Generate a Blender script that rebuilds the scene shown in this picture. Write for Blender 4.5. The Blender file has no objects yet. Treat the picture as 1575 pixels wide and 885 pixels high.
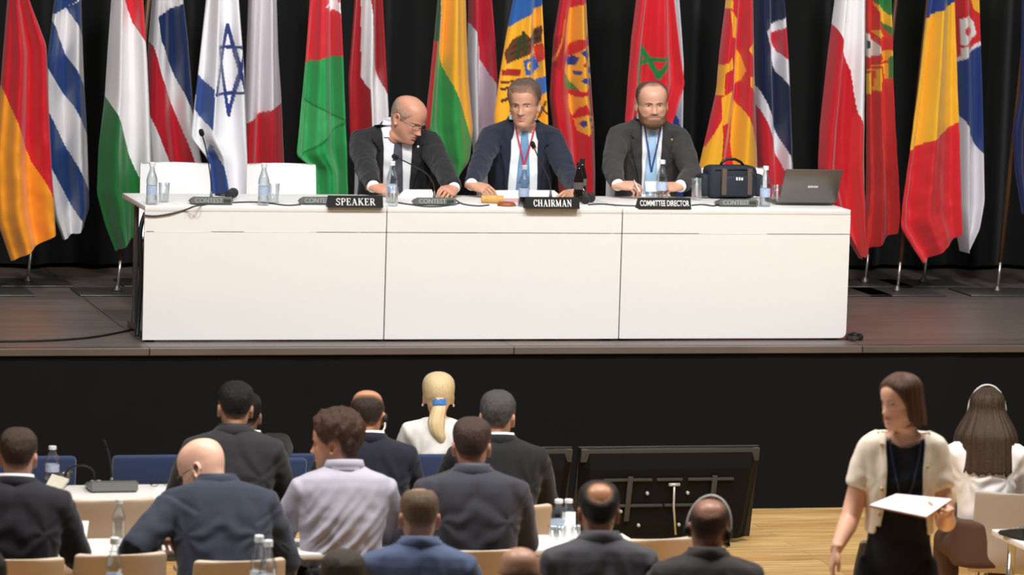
import bpy, bmesh, math, random
import numpy as np
from mathutils import Vector, Matrix, noise
from mathutils.bvhtree import BVHTree

random.seed(7)
S = bpy.context.scene
COL = S.collection
PI = math.pi
rad = math.radians

# ------------------------------------------------------------------ camera geometry (fitted to the table and the stage edge)
IW, IH = 1575, 885
FPX = 6327.22
CAM = np.array([-3.67544, -21.67969, 3.69009])
YAW, PITCH, ROLL = 0.257964, 0.110188, 0.029475
PW = 1.33114          # width of one panel table
HS = 0.91274          # height of the stage
SF = 0.19852          # how far the stage reaches in front of the tables
TH = 0.735            # table height
TT = HS + TH          # height of the panel table top above the hall floor
_f = np.array([math.sin(YAW) * math.cos(PITCH), math.cos(YAW) * math.cos(PITCH), -math.sin(PITCH)])
_r = np.array([math.cos(YAW), -math.sin(YAW), 0.0])
_u = np.cross(_r, _f)
_r, _u = math.cos(ROLL) * _r + math.sin(ROLL) * _u, -math.sin(ROLL) * _r + math.cos(ROLL) * _u


def ray(px, py):
    return _f * FPX + _r * (px - IW / 2) + _u * (IH / 2 - py)


def atz(px, py, z):
    q = ray(px, py)
    return CAM + q * ((z - CAM[2]) / q[2])


def aty(px, py, y):
    q = ray(px, py)
    return CAM + q * ((y - CAM[1]) / q[1])


# ------------------------------------------------------------------ materials
def lin(c):
    return tuple(((v / 255 / 12.92) if v / 255 <= 0.04045 else ((v / 255 + 0.055) / 1.055) ** 2.4) for v in c)


MATS = {}


def mat(name, rgb, rough=0.5, metal=0.0, spec=0.5, sheen=0.0, trans=0.0, ior=1.45, coat=0.0,
        var=0.0, vscale=8.0, bump=0.0, bscale=60.0, stretch=None, attr=False, emit=None, aniso=0.0):
    if name in MATS:
        return MATS[name]
    m = bpy.data.materials.new(name)
    m.use_nodes = True
    nt = m.node_tree
    b = nt.nodes['Principled BSDF']
    col = (*lin(rgb), 1)
    b.inputs['Base Color'].default_value = col
    b.inputs['Roughness'].default_value = rough
    b.inputs['Metallic'].default_value = metal
    b.inputs['Specular IOR Level'].default_value = spec
    b.inputs['Sheen Weight'].default_value = sheen
    b.inputs['Transmission Weight'].default_value = trans
    b.inputs['IOR'].default_value = ior
    b.inputs['Coat Weight'].default_value = coat
    if aniso:
        b.inputs['Anisotropic'].default_value = aniso
    src = None
    if attr:
        a = nt.nodes.new('ShaderNodeAttribute')
        a.attribute_name = 'Col'
        src = a.outputs['Color']
    tc = nt.nodes.new('ShaderNodeTexCoord')
    vec = tc.outputs['Object']
    if stretch:
        mp = nt.nodes.new('ShaderNodeMapping')
        mp.inputs['Scale'].default_value = stretch
        nt.links.new(vec, mp.inputs['Vector'])
        vec = mp.outputs['Vector']
    if var > 0:
        n = nt.nodes.new('ShaderNodeTexNoise')
        n.inputs['Scale'].default_value = vscale
        n.inputs['Detail'].default_value = 4
        nt.links.new(vec, n.inputs['Vector'])
        mr = nt.nodes.new('ShaderNodeMapRange')
        mr.inputs['To Min'].default_value = 1 - var
        mr.inputs['To Max'].default_value = 1 + var
        nt.links.new(n.outputs['Fac'], mr.inputs['Value'])
        mx = nt.nodes.new('ShaderNodeMix')
        mx.data_type = 'RGBA'
        mx.blend_type = 'MULTIPLY'
        mx.inputs['Factor'].default_value = 1
        if src:
            nt.links.new(src, mx.inputs['A'])
        else:
            mx.inputs['A'].default_value = col
        nt.links.new(mr.outputs['Result'], mx.inputs['B'])
        src = mx.outputs['Result']
    if src:
        nt.links.new(src, b.inputs['Base Color'])
    if bump > 0:
        n = nt.nodes.new('ShaderNodeTexNoise')
        n.inputs['Scale'].default_value = bscale
        n.inputs['Detail'].default_value = 3
        nt.links.new(vec, n.inputs['Vector'])
        bp = nt.nodes.new('ShaderNodeBump')
        bp.inputs['Strength'].default_value = bump
        bp.inputs['Distance'].default_value = 0.01
        nt.links.new(n.outputs['Fac'], bp.inputs['Height'])
        nt.links.new(bp.outputs['Normal'], b.inputs['Normal'])
    MATS[name] = m
    return m


# ------------------------------------------------------------------ object helpers
def setp(o, label=None, cat=None, group=None, kind=None):
    if label:
        o['label'] = label
    if cat:
        o['category'] = cat
    if group:
        o['group'] = group
    if kind:
        o['kind'] = kind
    return o


def root(name, label, cat, loc=(0, 0, 0), rotz=0.0, group=None):
    o = bpy.data.objects.new(name, None)
    o.empty_display_size = 0.1
    COL.objects.link(o)
    o.location = loc
    o.rotation_euler = (0, 0, rotz)
    return setp(o, label, cat, group)


def link_mesh(name, me, m=None, parent=None, smooth=True):
    me.name = name
    if m is not None:
        me.materials.clear()
        for k in (m if isinstance(m, (list, tuple)) else [m]):
            me.materials.append(k)
    if smooth:
        me.polygons.foreach_set('use_smooth', [True] * len(me.polygons))
    o = bpy.data.objects.new(name, me)
    COL.objects.link(o)
    if parent is not None:
        o.parent = parent
    return o


def from_vf(verts, faces):
    me = bpy.data.meshes.new('m')
    me.from_pydata([tuple(map(float, v)) for v in verts], [], [tuple(map(int, f)) for f in faces])
    me.update()
    return me


def fix(me):
    bm = bmesh.new()
    bm.from_mesh(me)
    bmesh.ops.recalc_face_normals(bm, faces=bm.faces)
    bm.to_mesh(me)
    bm.free()
    return me


class MB:
    """collects shapes into one mesh"""

    def __init__(self):
        self.v, self.f = [], []

    def add(self, verts, faces):
        n = len(self.v)
        self.v += [tuple(map(float, p)) for p in verts]
        self.f += [tuple(int(i) + n for i in q) for q in faces]
        return self

    def box(self, c, s, rot=None, bev=0.0):
        bm = bmesh.new()
        bmesh.ops.create_cube(bm, size=1)
        for v in bm.verts:
            v.co = Vector((v.co.x * s[0], v.co.y * s[1], v.co.z * s[2]))
        if bev > 0:
            bmesh.ops.bevel(bm, geom=bm.edges[:], offset=bev, segments=2, affect='EDGES', profile=0.5)
        M = rot.to_4x4() if rot is not None else Matrix.Identity(4)
        vs = [M @ v.co + Vector(c) for v in bm.verts]
        bm.verts.index_update()
        self.add(vs, [[v.index for v in f.verts] for f in bm.faces])
        bm.free()
        return self

    def tube(self, pts, r, seg=8, closed_ends=True):
        P = [Vector(p) for p in pts]
        rs = r if isinstance(r, (list, tuple)) else [r] * len(P)
        rings = []
        up = None
        for i, p in enumerate(P):
            d = (P[min(i + 1, len(P) - 1)] - P[max(i - 1, 0)]).normalized()
            if up is None:
                up = Vector((0, 0, 1)) if abs(d.z) < 0.9 else Vector((1, 0, 0))
            a = d.cross(up).normalized()
            b = a.cross(d).normalized()
            up = b
            rings.append([p + (a * math.cos(t) + b * math.sin(t)) * rs[i] for t in [2 * PI * k / seg for k in range(seg)]])
        v, f = loft(rings)
        return self.add(v, f)

    def lathe(self, prof, c=(0, 0, 0), seg=24):
        rings = [[(c[0] + r * math.cos(2 * PI * k / seg), c[1] + r * math.sin(2 * PI * k / seg), c[2] + z) for k in range(seg)] for r, z in prof]
        v, f = loft(rings)
        return self.add(v, f)

    def build(self, name, m, parent=None, smooth=True):
        me = fix(from_vf(self.v, self.f))
        if smooth == 'auto':
            o = link_mesh(name, me, m, parent, True)
            me.set_sharp_from_angle(angle=rad(35))
            return o
        return link_mesh(name, me, m, parent, smooth)


def loft(rings, caps=True, closed=True):
    M = len(rings[0])
    v = [p for r in rings for p in r]
    f = []
    for i in range(len(rings) - 1):
        for j in range(M if closed else M - 1):
            a, b = i * M + j, i * M + (j + 1) % M
            f.append((a, b, b + M, a + M))
    if caps:
        for k, base in ((0, 0), (1, (len(rings) - 1) * M)):
            c = sum((Vector(p) for p in rings[0 if k == 0 else -1]), Vector()) / M
            v.append(tuple(c))
            n = len(v) - 1
            for j in range(M):
                a, b = base + j, base + (j + 1) % M
                f.append((n, b, a) if k == 0 else (n, a, b))
    return v, f


def catmull(P, n):
    """n samples along the rows of P"""
    P = np.asarray(P, float)
    N = len(P)
    t = np.linspace(0, N - 1, n)
    i = np.clip(t.astype(int), 0, N - 2)
    u = (t - i)[:, None]
    p0, p1, p2, p3 = P[np.clip(i - 1, 0, N - 1)], P[i], P[i + 1], P[np.clip(i + 2, 0, N - 1)]
    return 0.5 * (2 * p1 + (p2 - p0) * u + (2 * p0 - 5 * p1 + 4 * p2 - p3) * u ** 2 + (3 * p1 - p0 - 3 * p2 + p3) * u ** 3)


def eval_mod(me, setup):
    o = bpy.data.objects.new('tmp', me)
    COL.objects.link(o)
    extra = setup(o) or []
    dg = bpy.context.evaluated_depsgraph_get()
    dg.update()
    out = bpy.data.meshes.new_from_object(o.evaluated_get(dg), preserve_all_data_layers=True, depsgraph=dg)
    for k in [o] + extra:
        bpy.data.objects.remove(k)
    return out


def union(meshes):
    def setup(o):
        ex = []
        for m in meshes[1:]:
            q = bpy.data.objects.new('op', m)
            COL.objects.link(q)
            q.hide_render = True
            md = o.modifiers.new('u', 'BOOLEAN')
            md.operation = 'UNION'
            md.solver = 'MANIFOLD'
            md.object = q
            ex.append(q)
        return ex
    out = eval_mod(meshes[0], setup)
    if len(out.polygons) < len(meshes[0].polygons) * 0.5:
        raise RuntimeError('union failed')
    return out


def voxel(me, size, smooth=3):
    def setup(o):
        md = o.modifiers.new('r', 'REMESH')
        md.mode = 'VOXEL'
        md.voxel_size = size
        md.use_smooth_shade = True
        if smooth:
            s = o.modifiers.new('s', 'SMOOTH')
            s.factor = 0.5
            s.iterations = smooth
    return eval_mod(me, setup)


def get_co(me):
    a = np.empty(len(me.vertices) * 3, np.float32)
    me.vertices.foreach_get('co', a)
    return a.reshape(-1, 3).astype(float)


def set_co(me, a):
    me.vertices.foreach_set('co', np.asarray(a, np.float32).ravel())
    me.update()


def normals(me):
    a = np.empty(len(me.vertices) * 3, np.float32)
    me.vertices.foreach_get('normal', a)
    return a.reshape(-1, 3).astype(float)


def set_col(me, cols):
    at = me.color_attributes.new('Col', 'FLOAT_COLOR', 'POINT')
    c = np.ones((len(me.vertices), 4), np.float32)
    c[:, :3] = cols
    at.data.foreach_set('color', c.ravel())


def sstep(a, b, x):
    t = np.clip((x - a) / (b - a + 1e-12), 0, 1)
    return t * t * (3 - 2 * t)


def vnoise(P, scale):
    return np.array([noise.noise(Vector((p[0] * scale, p[1] * scale, p[2] * scale))) for p in P])


def text_mesh(s, size, depth=0.001, bold=0.0, xs=1.0):
    cu = bpy.data.curves.new('t', 'FONT')
    cu.body = s
    cu.size = size
    cu.align_x = 'CENTER'
    cu.align_y = 'CENTER'
    cu.extrude = depth
    cu.offset = bold
    o = bpy.data.objects.new('t', cu)
    COL.objects.link(o)
    dg = bpy.context.evaluated_depsgraph_get()
    me = bpy.data.meshes.new_from_object(o.evaluated_get(dg))
    bpy.data.objects.remove(o)
    # text lies in xy facing +z: stand it up facing -y
    for v in me.vertices:
        v.co = Vector((v.co.x * xs, -v.co.z, v.co.y))
    return me


# ------------------------------------------------------------------ the setting
def setting():
    # hall floor: oak planks
    m = bpy.data.materials.new('oak_planks')
    m.use_nodes = True
    nt = m.node_tree
    b = nt.nodes['Principled BSDF']
    tc = nt.nodes.new('ShaderNodeTexCoord')
    br = nt.nodes.new('ShaderNodeTexBrick')
    br.inputs['Scale'].default_value = 1
    br.inputs['Brick Width'].default_value = 1.3
    br.inputs['Row Height'].default_value = 0.14
    br.inputs['Mortar Size'].default_value = 0.0012
    br.inputs['Color1'].default_value = (*lin((238, 196, 130)), 1)
    br.inputs['Color2'].default_value = (*lin((214, 164, 100)), 1)
    br.inputs['Mortar'].default_value = (*lin((120, 84, 46)), 1)
    nt.links.new(tc.outputs['Object'], br.inputs['Vector'])
    mp = nt.nodes.new('ShaderNodeMapping')
    mp.inputs['Scale'].default_value = (1.2, 14, 1)
    nt.links.new(tc.outputs['Object'], mp.inputs['Vector'])
    n = nt.nodes.new('ShaderNodeTexNoise')
    n.inputs['Scale'].default_value = 2.2
    n.inputs['Detail'].default_value = 6
    n.inputs['Roughness'].default_value = 0.6
    nt.links.new(mp.outputs['Vector'], n.inputs['Vector'])
    mr = nt.nodes.new('ShaderNodeMapRange')
    mr.inputs['From Min'].default_value = 0.3
    mr.inputs['From Max'].default_value = 0.7
    mr.inputs['To Min'].default_value = 0.60
    mr.inputs['To Max'].default_value = 1.25
    nt.links.new(n.outputs['Fac'], mr.inputs['Value'])
    mx = nt.nodes.new('ShaderNodeMix')
    mx.data_type = 'RGBA'
    mx.blend_type = 'MULTIPLY'
    mx.inputs['Factor'].default_value = 1
    nt.links.new(br.outputs['Color'], mx.inputs['A'])
    nt.links.new(mr.outputs['Result'], mx.inputs['B'])
    nt.links.new(mx.outputs['Result'], b.inputs['Base Color'])
    b.inputs['Roughness'].default_value = 0.38
    setp(MB().box((1.5, -5.3, -0.05), (26, 18, 0.1)).build('floor', m, None, False), 'light oak plank floor of the hall', 'floor', kind='structure')

    # stage deck: dark boards
    m = bpy.data.materials.new('stage_boards')
    m.use_nodes = True
    nt = m.node_tree
    b = nt.nodes['Principled BSDF']
    tc = nt.nodes.new('ShaderNodeTexCoord')
    br = nt.nodes.new('ShaderNodeTexBrick')
    br.inputs['Scale'].default_value = 1
    br.offset = 0.0
    br.inputs['Brick Width'].default_value = 2.0
    br.inputs['Row Height'].default_value = 1.0
    br.inputs['Mortar Size'].default_value = 0.004
    br.inputs['Color1'].default_value = (*lin((104, 92, 84)), 1)
    br.inputs['Color2'].default_value = (*lin((93, 82, 76)), 1)
    br.inputs['Mortar'].default_value = (*lin((38, 34, 31)), 1)
    nt.links.new(tc.outputs['Object'], br.inputs['Vector'])
    mp = nt.nodes.new('ShaderNodeMapping')
    mp.inputs['Scale'].default_value = (0.8, 6, 1)
    nt.links.new(tc.outputs['Object'], mp.inputs['Vector'])
    n = nt.nodes.new('ShaderNodeTexNoise')
    n.inputs['Scale'].default_value = 2.5
    n.inputs['Detail'].default_value = 7
    nt.links.new(mp.outputs['Vector'], n.inputs['Vector'])
    mr = nt.nodes.new('ShaderNodeMapRange')
    mr.inputs['To Min'].default_value = 0.6
    mr.inputs['To Max'].default_value = 1.35
    nt.links.new(n.outputs['Fac'], mr.inputs['Value'])
    mx = nt.nodes.new('ShaderNodeMix')
    mx.data_type = 'RGBA'
    mx.blend_type = 'MULTIPLY'
    mx.inputs['Factor'].default_value = 1
    nt.links.new(br.outputs['Color'], mx.inputs['A'])
    nt.links.new(mr.outputs['Result'], mx.inputs['B'])
    nt.links.new(mx.outputs['Result'], b.inputs['Base Color'])
    b.inputs['Roughness'].default_value = 0.42
    deck = MB().box((2.5, 1.97 - SF / 2, HS - 0.02), (15, 4.0 + SF + 0.05, 0.04), bev=0.004).build('floor_stage', m, None, False)
    setp(deck, 'dark brown boarded stage floor behind the audience', 'stage', kind='structure')
    # lighter nosing along the stage edge
    nose = mat('stage_edge_grey', (70, 67, 63), 0.5, var=0.15, vscale=5)
    setp(MB().box((2.5, -SF - 0.012, HS - 0.006), (15, 0.022, 0.012), bev=0.003).build('trim_1', nose, None, False), 'grey edge strip along the front of the stage', 'trim', kind='structure')
    # black stage skirt: a cloth with faint drapes
    sk = mat('black_skirt_cloth', (22, 22, 23), 0.9, spec=0.12, var=0.12, vscale=3)
    nx, nz = 420, 10
    V, F = [], []
    for k in range(2):
        for i in range(nx + 1):
            x = -5 + 15 * i / nx
            for j in range(nz + 1):
                z = 0.004 + (HS - 0.04) * j / nz
                amp = 0.006 + 0.010 * (1 - j / nz)
                y = -SF - 0.03 + amp * noise.noise(Vector((x * 2.3, 0.4 * z, 3))) + 0.004 * noise.noise(Vector((x * 7, z, 8))) + k * 0.01
                V.append((x, y, z))
    n1 = (nx + 1) * (nz + 1)
    for k in range(2):
        for i in range(nx):
            for j in range(nz):
                a = k * n1 + i * (nz + 1) + j
                F.append((a, a + nz + 1, a + nz + 2, a + 1))
    o = link_mesh('stage_skirt', fix(from_vf(V, F)), sk)
    setp(o, 'black cloth skirt hung along the front of the stage', 'stage skirt', kind='structure')
    MB().box((2.5, 0.0, 0.42), (15, 0.02, 0.82)).build('wall_stage_front', mat('black_board', (20, 20, 20), 0.9), None, False)['kind'] = 'structure'
    # black curtain at the back with pleats
    cm = mat('black_velvet', (24, 24, 23), 0.9, spec=0.2, sheen=0.15)
    nx, nz = 900, 16
    V, F = [], []
    z1 = HS + 3.6
    for i in range(nx + 1):
        x = -4 + 15 * i / nx
        for j in range(nz + 1):
            t = j / nz
            z = HS + 0.03 + (z1 - HS) * t
            s = x * 2 * PI / 0.42 + 0.9 * noise.noise(Vector((x * 0.9, t * 0.8, 1)))
            y = 3.62 + 0.055 * math.sin(s) + 0.02 * math.sin(2.3 * s + 1) + 0.03 * noise.noise(Vector((x * 1.5, t, 5)))
            V.append((x, y, z))
    for i in range(nx):
        for j in range(nz):
            a = i * (nz + 1) + j
            F.append((a, a + nz + 1, a + nz + 2, a + 1))
    o = link_mesh('stage_curtain', fix(from_vf(V, F)), cm)
    setp(o, 'black pleated curtain hanging behind the row of flags', 'curtain')
    setp(MB().box((2.5, 3.95, HS + 1.9), (15, 0.1, 3.8)).build('wall_back', mat('black_wall', (22, 22, 22), 0.9), None, False), 'black rear wall of the stage', 'wall', kind='structure')

# ------------------------------------------------------------------ flags
RED, DRED, WHT, GRN, DGRN, BLU, NAVY, GOLD, YEL = (205, 30, 40), (150, 18, 30), (232, 228, 228), (30, 140, 60), (22, 84, 46), (36, 66, 140), (24, 36, 84), (240, 160, 30), (246, 190, 40)


def paint(x, y, base, ops):
    c = np.empty((len(x), 3))
    c[:] = lin(base)
    for op in ops:
        k = op[0]
        if k in ('right', 'left'):
            q = np.array(op[1], float)
            q = q[np.argsort(q[:, 1])]
            # extend the end segments
            xs = np.interp(y, q[:, 1], q[:, 0])
            s0 = (q[1, 0] - q[0, 0]) / (q[1, 1] - q[0, 1] + 1e-9)
            s1 = (q[-1, 0] - q[-2, 0]) / (q[-1, 1] - q[-2, 1] + 1e-9)
            xs = np.where(y < q[0, 1], q[0, 0] + (y - q[0, 1]) * s0, xs)
            xs = np.where(y > q[-1, 1], q[-1, 0] + (y - q[-1, 1]) * s1, xs)
            w = (x > xs) if k == 'right' else (x < xs)
        elif k in ('above', 'below'):
            q = np.array(op[1], float)
            q = q[np.argsort(q[:, 0])]
            ys = np.interp(x, q[:, 0], q[:, 1])
            s0 = (q[1, 1] - q[0, 1]) / (q[1, 0] - q[0, 0] + 1e-9)
            s1 = (q[-1, 1] - q[-2, 1]) / (q[-1, 0] - q[-2, 0] + 1e-9)
            ys = np.where(x < q[0, 0], q[0, 1] + (x - q[0, 0]) * s0, ys)
            ys = np.where(x > q[-1, 0], q[-1, 1] + (x - q[-1, 0]) * s1, ys)
            w = (y < ys) if k == 'above' else (y > ys)
        elif k == 'P':
            q = np.array(op[1], float)
            w = np.zeros(len(x), bool)
            for (x1, y1), (x2, y2) in zip(q, np.roll(q, -1, 0)):
                if y1 == y2:
                    continue
                h = ((y1 > y) != (y2 > y)) & (x < (x2 - x1) * (y - y1) / (y2 - y1) + x1)
                w ^= h
        elif k == 'L':
            w = np.zeros(len(x), bool)
            q = np.array(op[1], float)
            for a, b in zip(q[:-1], q[1:]):
                d = b - a
                t = np.clip(((x - a[0]) * d[0] + (y - a[1]) * d[1]) / (d @ d + 1e-9), 0, 1)
                w |= np.hypot(x - a[0] - t * d[0], y - a[1] - t * d[1]) < op[3]
        elif k == 'E':
            (cx, cy, rx, ry) = op[1]
            w = ((x - cx) / rx) ** 2 + ((y - cy) / ry) ** 2 < 1
        c[w] = lin(op[2])
    return c


def make_flag(label, yf, L, R, base, ops, pole_px, folds, seed, group='national flags along the back of the stage', plate=True, wr=0.0, lean=None):
    if 200 < pole_px < 1300:
        pole_px, lean = (L[0][0] + R[0][0]) / 2 - 14, (L[0][0] + R[0][0]) / 2 + 6
    rng = random.Random(seed)
    P0 = atz(pole_px, 444, HS)
    b0 = aty(pole_px, 444, yf + 0.115)
    rt = root('national_flag', label, 'flag', (b0[0], yf + 0.115, HS), 0, group)
    tx = pole_px + 0.108 * 600 if lean is None else lean
    top = aty(tx, -156, yf + 0.115)
    tv = Vector((top[0] - b0[0], 0, top[2] - HS))
    # cloth
    def resample(q, n):
        q = np.array(q, float)
        d = np.r_[0, np.cumsum(np.hypot(*(q[1:] - q[:-1]).T))]
        d /= d[-1]
        t = np.linspace(0, 1, n)
        s = np.stack([np.interp(t, d, q[:, 0]), np.interp(t, d, q[:, 1])], -1)
        return s
    ext = lambda q: [(q[0][0] + (0 if abs(q[1][0] - q[0][0]) < 1e-6 else 0.3 * (q[0][0] - q[1][0]) / max(1, (q[1][1] - q[0][1])) * 150), q[0][1] - 150)] + list(q)
    ln = max(abs(L[-1][1]), abs(R[-1][1])) + 150
    nv = int(ln / 2.1)
    wmax = max(abs(b[0] - a[0]) for a, b in zip(resample(L, 20), resample(R, 20)))
    nu = int(max(26, wmax / 1.35))
    # both edges share the height above the frame
    lt, rr = resample(ext(L), nv), resample(ext(R), nv)
    k = 3
    for q in (lt, rr):   # soften the corners a little
        q[k:-k] = sum(q[k + s:len(q) - k + s] for s in range(-k, k + 1)) / (2 * k + 1)
    u = np.linspace(0, 1, nu)
    PX = lt[:, None, 0] * (1 - u) + rr[:, None, 0] * u
    PY = lt[:, None, 1] * (1 - u) + rr[:, None, 1] * u
    t = np.linspace(0, 1, nv)[:, None]
    ph = [rng.uniform(0, 6.28) for _ in range(6)]
    fk = folds
    amp = (0.012 + 0.040 * sstep(0.0, 0.5, t))
    U = u[None, :] + 0.10 * (t - 0.5) * math.sin(ph[3]) + 0.025 * np.sin(3.1 * t + ph[4])
    dep = amp * (np.sin(2 * PI * fk * U + ph[0]) + 0.30 * np.sin(2 * PI * fk * 1.7 * U + ph[1] + 1.5 * t) + 0.06 * np.sin(2 * PI * fk * 3.3 * U + ph[2]))
    dep = dep + 0.05 * (1 - np.clip(np.minimum(u, 1 - u) / 0.07, 0, 1)[None, :] ** 0.5 * 1.0) * 1.0
    pts = np.zeros((nv, nu, 3))
    for i in range(nv):
        for j in range(nu):
            q = _f * FPX + _r * (PX[i, j] - IW / 2) + _u * (IH / 2 - PY[i, j])
            pts[i, j] = CAM + q * ((yf - CAM[1]) / q[1])
    # small crumples (mainly in the loose lower part)
    if wr > 0:
        for i in range(nv):
            w = wr * (0.25 + 0.75 * float(sstep(0.45, 0.9, i / nv)))
            for j in range(nu):
                p = pts[i, j]
                n1 = noise.noise(Vector((p[0] * 9, p[2] * 7 + p[0] * 5, seed)))
                n2 = noise.noise(Vector((p[0] * 20, p[2] * 16 - p[0] * 9, seed + 4)))
                dep[i, j] += w * (n1 + 0.4 * n2)
    pts[:, :, 1] += dep
    loc = np.array([b0[0], yf + 0.115, HS])
    V = (pts - loc).reshape(-1, 3)
    F = [(i * nu + j, i * nu + j + 1, (i + 1) * nu + j + 1, (i + 1) * nu + j) for i in range(nv - 1) for j in range(nu - 1)]
    me = from_vf(V, F)
    set_col(me, paint(PX.ravel(), PY.ravel(), base, ops))
    link_mesh('flag_cloth', me, mat('flag_satin', (255, 255, 255), 0.36, attr=True, sheen=0.2, spec=0.55, bump=0.05, bscale=220), rt)
    d = tv.normalized()
    h0 = 0.20
    MB().tube([d * 0.0, d * (h0 + 0.02)], 0.0095, 10).build('spigot', mat('brushed_steel', (190, 186, 178), 0.3, 0.9), rt)
    p = MB().tube([d * h0, d * (tv.length + 0.05)], 0.0155, 12)
    p.lathe([(0.001, 0.0), (0.02, 0.01), (0.026, 0.03), (0.018, 0.05), (0.002, 0.06)], tuple(d * (tv.length + 0.05)), 12)
    p.build('pole', mat('pole_wood', (92, 60, 38), 0.45, var=0.2, vscale=6, stretch=(8, 8, 1)), rt)
    pl = MB().box((0, 0, 0.006), (0.50, 0.40, 0.012), bev=0.003)
    pl.lathe([(0.03, 0.012), (0.03, 0.02), (0.014, 0.045), (0.012, 0.05)], (0, 0, 0), 16)
    pl.build('base_plate', mat('plate_steel', (96, 92, 86), 0.42, 0.7, var=0.1), rt)
    return rt


def flags():
    F, B = 2.18, 2.66
    make_flag('black, red and gold satin flag at the far left of the stage', F,
              [(14, 0), (4, 130), (-6, 250), (-2, 341), (20, 404)], [(46, 0), (72, 70), (77, 200), (80, 260), (86, 361)],
              (200, 22, 36), [('right', [(38, -20), (46, 5), (72, 66), (80, 90)], (22, 20, 20)),
                              ('left', [(3, 130), (14, 158), (30, 200), (50, 250), (72, 285), (86, 315)], (242, 150, 34))], -18, 1.6, 3, wr=0.016)
    GB = (24, 60, 118)
    make_flag('blue and white striped flag next to the black, red and gold one', B,
              [(84, 0), (70, 110), (70, 250), (84, 335), (97, 369)], [(128, 0), (133, 130), (137, 200), (141, 320), (130, 353)],
              WHT, [('above', [(60, 228), (81, 264), (102, 300), (132, 354), (142, 372)], GB), ('above', [(60, 150), (80, 183), (112, 244), (137, 291), (142, 300)], WHT),
                    ('above', [(60, 84), (77, 112), (112, 163), (137, 210), (142, 220)], GB), ('above', [(70, 8), (77, 24), (102, 83), (136, 141), (142, 152)], WHT),
                    ('above', [(70, 26), (77, 24), (103, 12), (116, 2), (130, -20)], GB), ('P', [(103, 12), (140, -12), (140, 70), (131, 60)], GB)], 42, 1.5, 5, wr=0.008)
    make_flag('red, white and green flag beside the left end of the table', F,
              [(175, 0), (166, 150), (156, 230), (153, 300), (166, 350), (181, 389)], [(222, 0), (228, 100), (232, 200), (234, 300), (214, 360)],
              WHT, [('right', [(188, -10), (192, 0), (205, 35), (225, 70), (232, 84)], (206, 32, 44)),
                    ('left', [(160, 130), (166, 150), (186, 190), (200, 240), (216, 275), (234, 300)], (24, 104, 44))], 180, 1.7, 8, wr=0.006)
    make_flag('blue flag with white edged red cross behind the white chair', B,
              [(236, 0), (228, 100), (226, 200), (234, 300), (250, 360)], [(283, 0), (290, 60), (300, 180), (312, 250), (318, 330)],
              WHT, [('right', [(241, 25), (242, 26), (247, 61), (271, 119), (299, 183)], (18, 44, 92)), ('above', [(232, 32), (242, 25), (284, 3)], WHT),
                    ('P', [(226, 60), (235, 70), (249, 119), (271, 173), (300, 256), (330, 340), (300, 340), (261, 251), (244, 210), (226, 168)], (196, 28, 44))],
              240, 1.5, 11)
    make_flag('white flag with blue six pointed star and blue bars', F,
              [(320, 0), (308, 110), (302, 160), (296, 214), (322, 246), (328, 300), (332, 360)], [(368, 0), (375, 100), (379, 200), (381, 300), (380, 350)],
              (236, 234, 236), [('P', [(306, 114), (328, 138), (325, 200), (302, 170)], (50, 78, 140)),
                                ('P', [(322, 220), (326, 224), (342, 255), (352, 298), (362, 360), (322, 360)], (46, 80, 150)),
                                ('L', [(351.5, 38), (331, 146), (375.5, 142), (351.5, 38)], (36, 52, 112), 2.6),
                                ('L', [(337, 73), (375, 72), (353.5, 178), (337, 73)], (36, 52, 112), 2.6)], 322, 1.8, 14)
    make_flag('flag hanging white above red left of the red and green one', B,
              [(384, 0), (378, 150), (374, 250), (380, 340)], [(429, 0), (432, 80), (437, 150), (442, 252), (446, 340)],
              (228, 220, 224), [('below', [(374, 192), (400, 176), (437, 158)], (204, 26, 40))], 390, 1.7, 17)
    make_flag('red and green flag with a white star and a folded lower corner', F,
              [(478, 0), (470, 90), (464, 150), (455, 240), (484, 262), (484, 340)], [(523, 0), (527, 90), (531, 180), (534, 250), (536, 340)],
              (38, 150, 76), [('above', [(466, 98), (496, 90), (530, 86)], (206, 36, 46)),
                              ('P', [(517, -12), (519, 3), (529, 4), (521, 10), (524, 22), (515, 14), (507, 20), (510, 9), (498, 13), (508, 4), (505, -8), (513, 0)], (240, 236, 236)),
                              ('right', [(521, 0), (526, 60), (528, 90), (531, 185), (538, 240)], (222, 216, 218)),
                              ('P', [(464, 150), (470, 152), (500, 170), (532, 186), (455, 247), (450, 240)], (58, 160, 88)),  # folded flap painted in: paler green as lit cloth, dark line as crease shade
                              ('L', [(466, 151), (490, 166), (532, 186), (492, 222), (454, 247)], (26, 104, 54), 1.3)], 480, 1.8, 20, wr=0.012)
    make_flag('dark red flag with one white stripe behind the SPEAKER place', B,
              [(546, 0), (537, 120), (540, 200), (560, 330)], [(590, 0), (593, 60), (599, 180), (602, 330)],
              (166, 24, 34), [('P', [(557, -20), (556, 120), (568, 140), (570, 210), (612, 210), (598, 150), (588, 128), (575, 92), (572, 25), (566, -20)], WHT)], 542, 1.7, 23, wr=0.006)
    make_flag('yellow, green and red flag between the two leftmost panelists', F,
              [(674, 0), (662, 120), (654, 195), (668, 240), (700, 277)], [(721, 0), (726, 120), (734, 200), (728, 250), (702, 278)],
              (44, 136, 62), [('right', [(677, -10), (675, 76), (690, 120), (710, 165), (724, 208), (740, 240)], (232, 166, 40)),
                              ('left', [(673, 30), (671, 62), (668, 100), (662, 160), (657, 210)], (200, 24, 40)), ('P', [(668, -10), (677, -10), (675, 62), (666, 62)], (30, 84, 50))], 668, 1.6, 26, wr=0.006)
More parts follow.
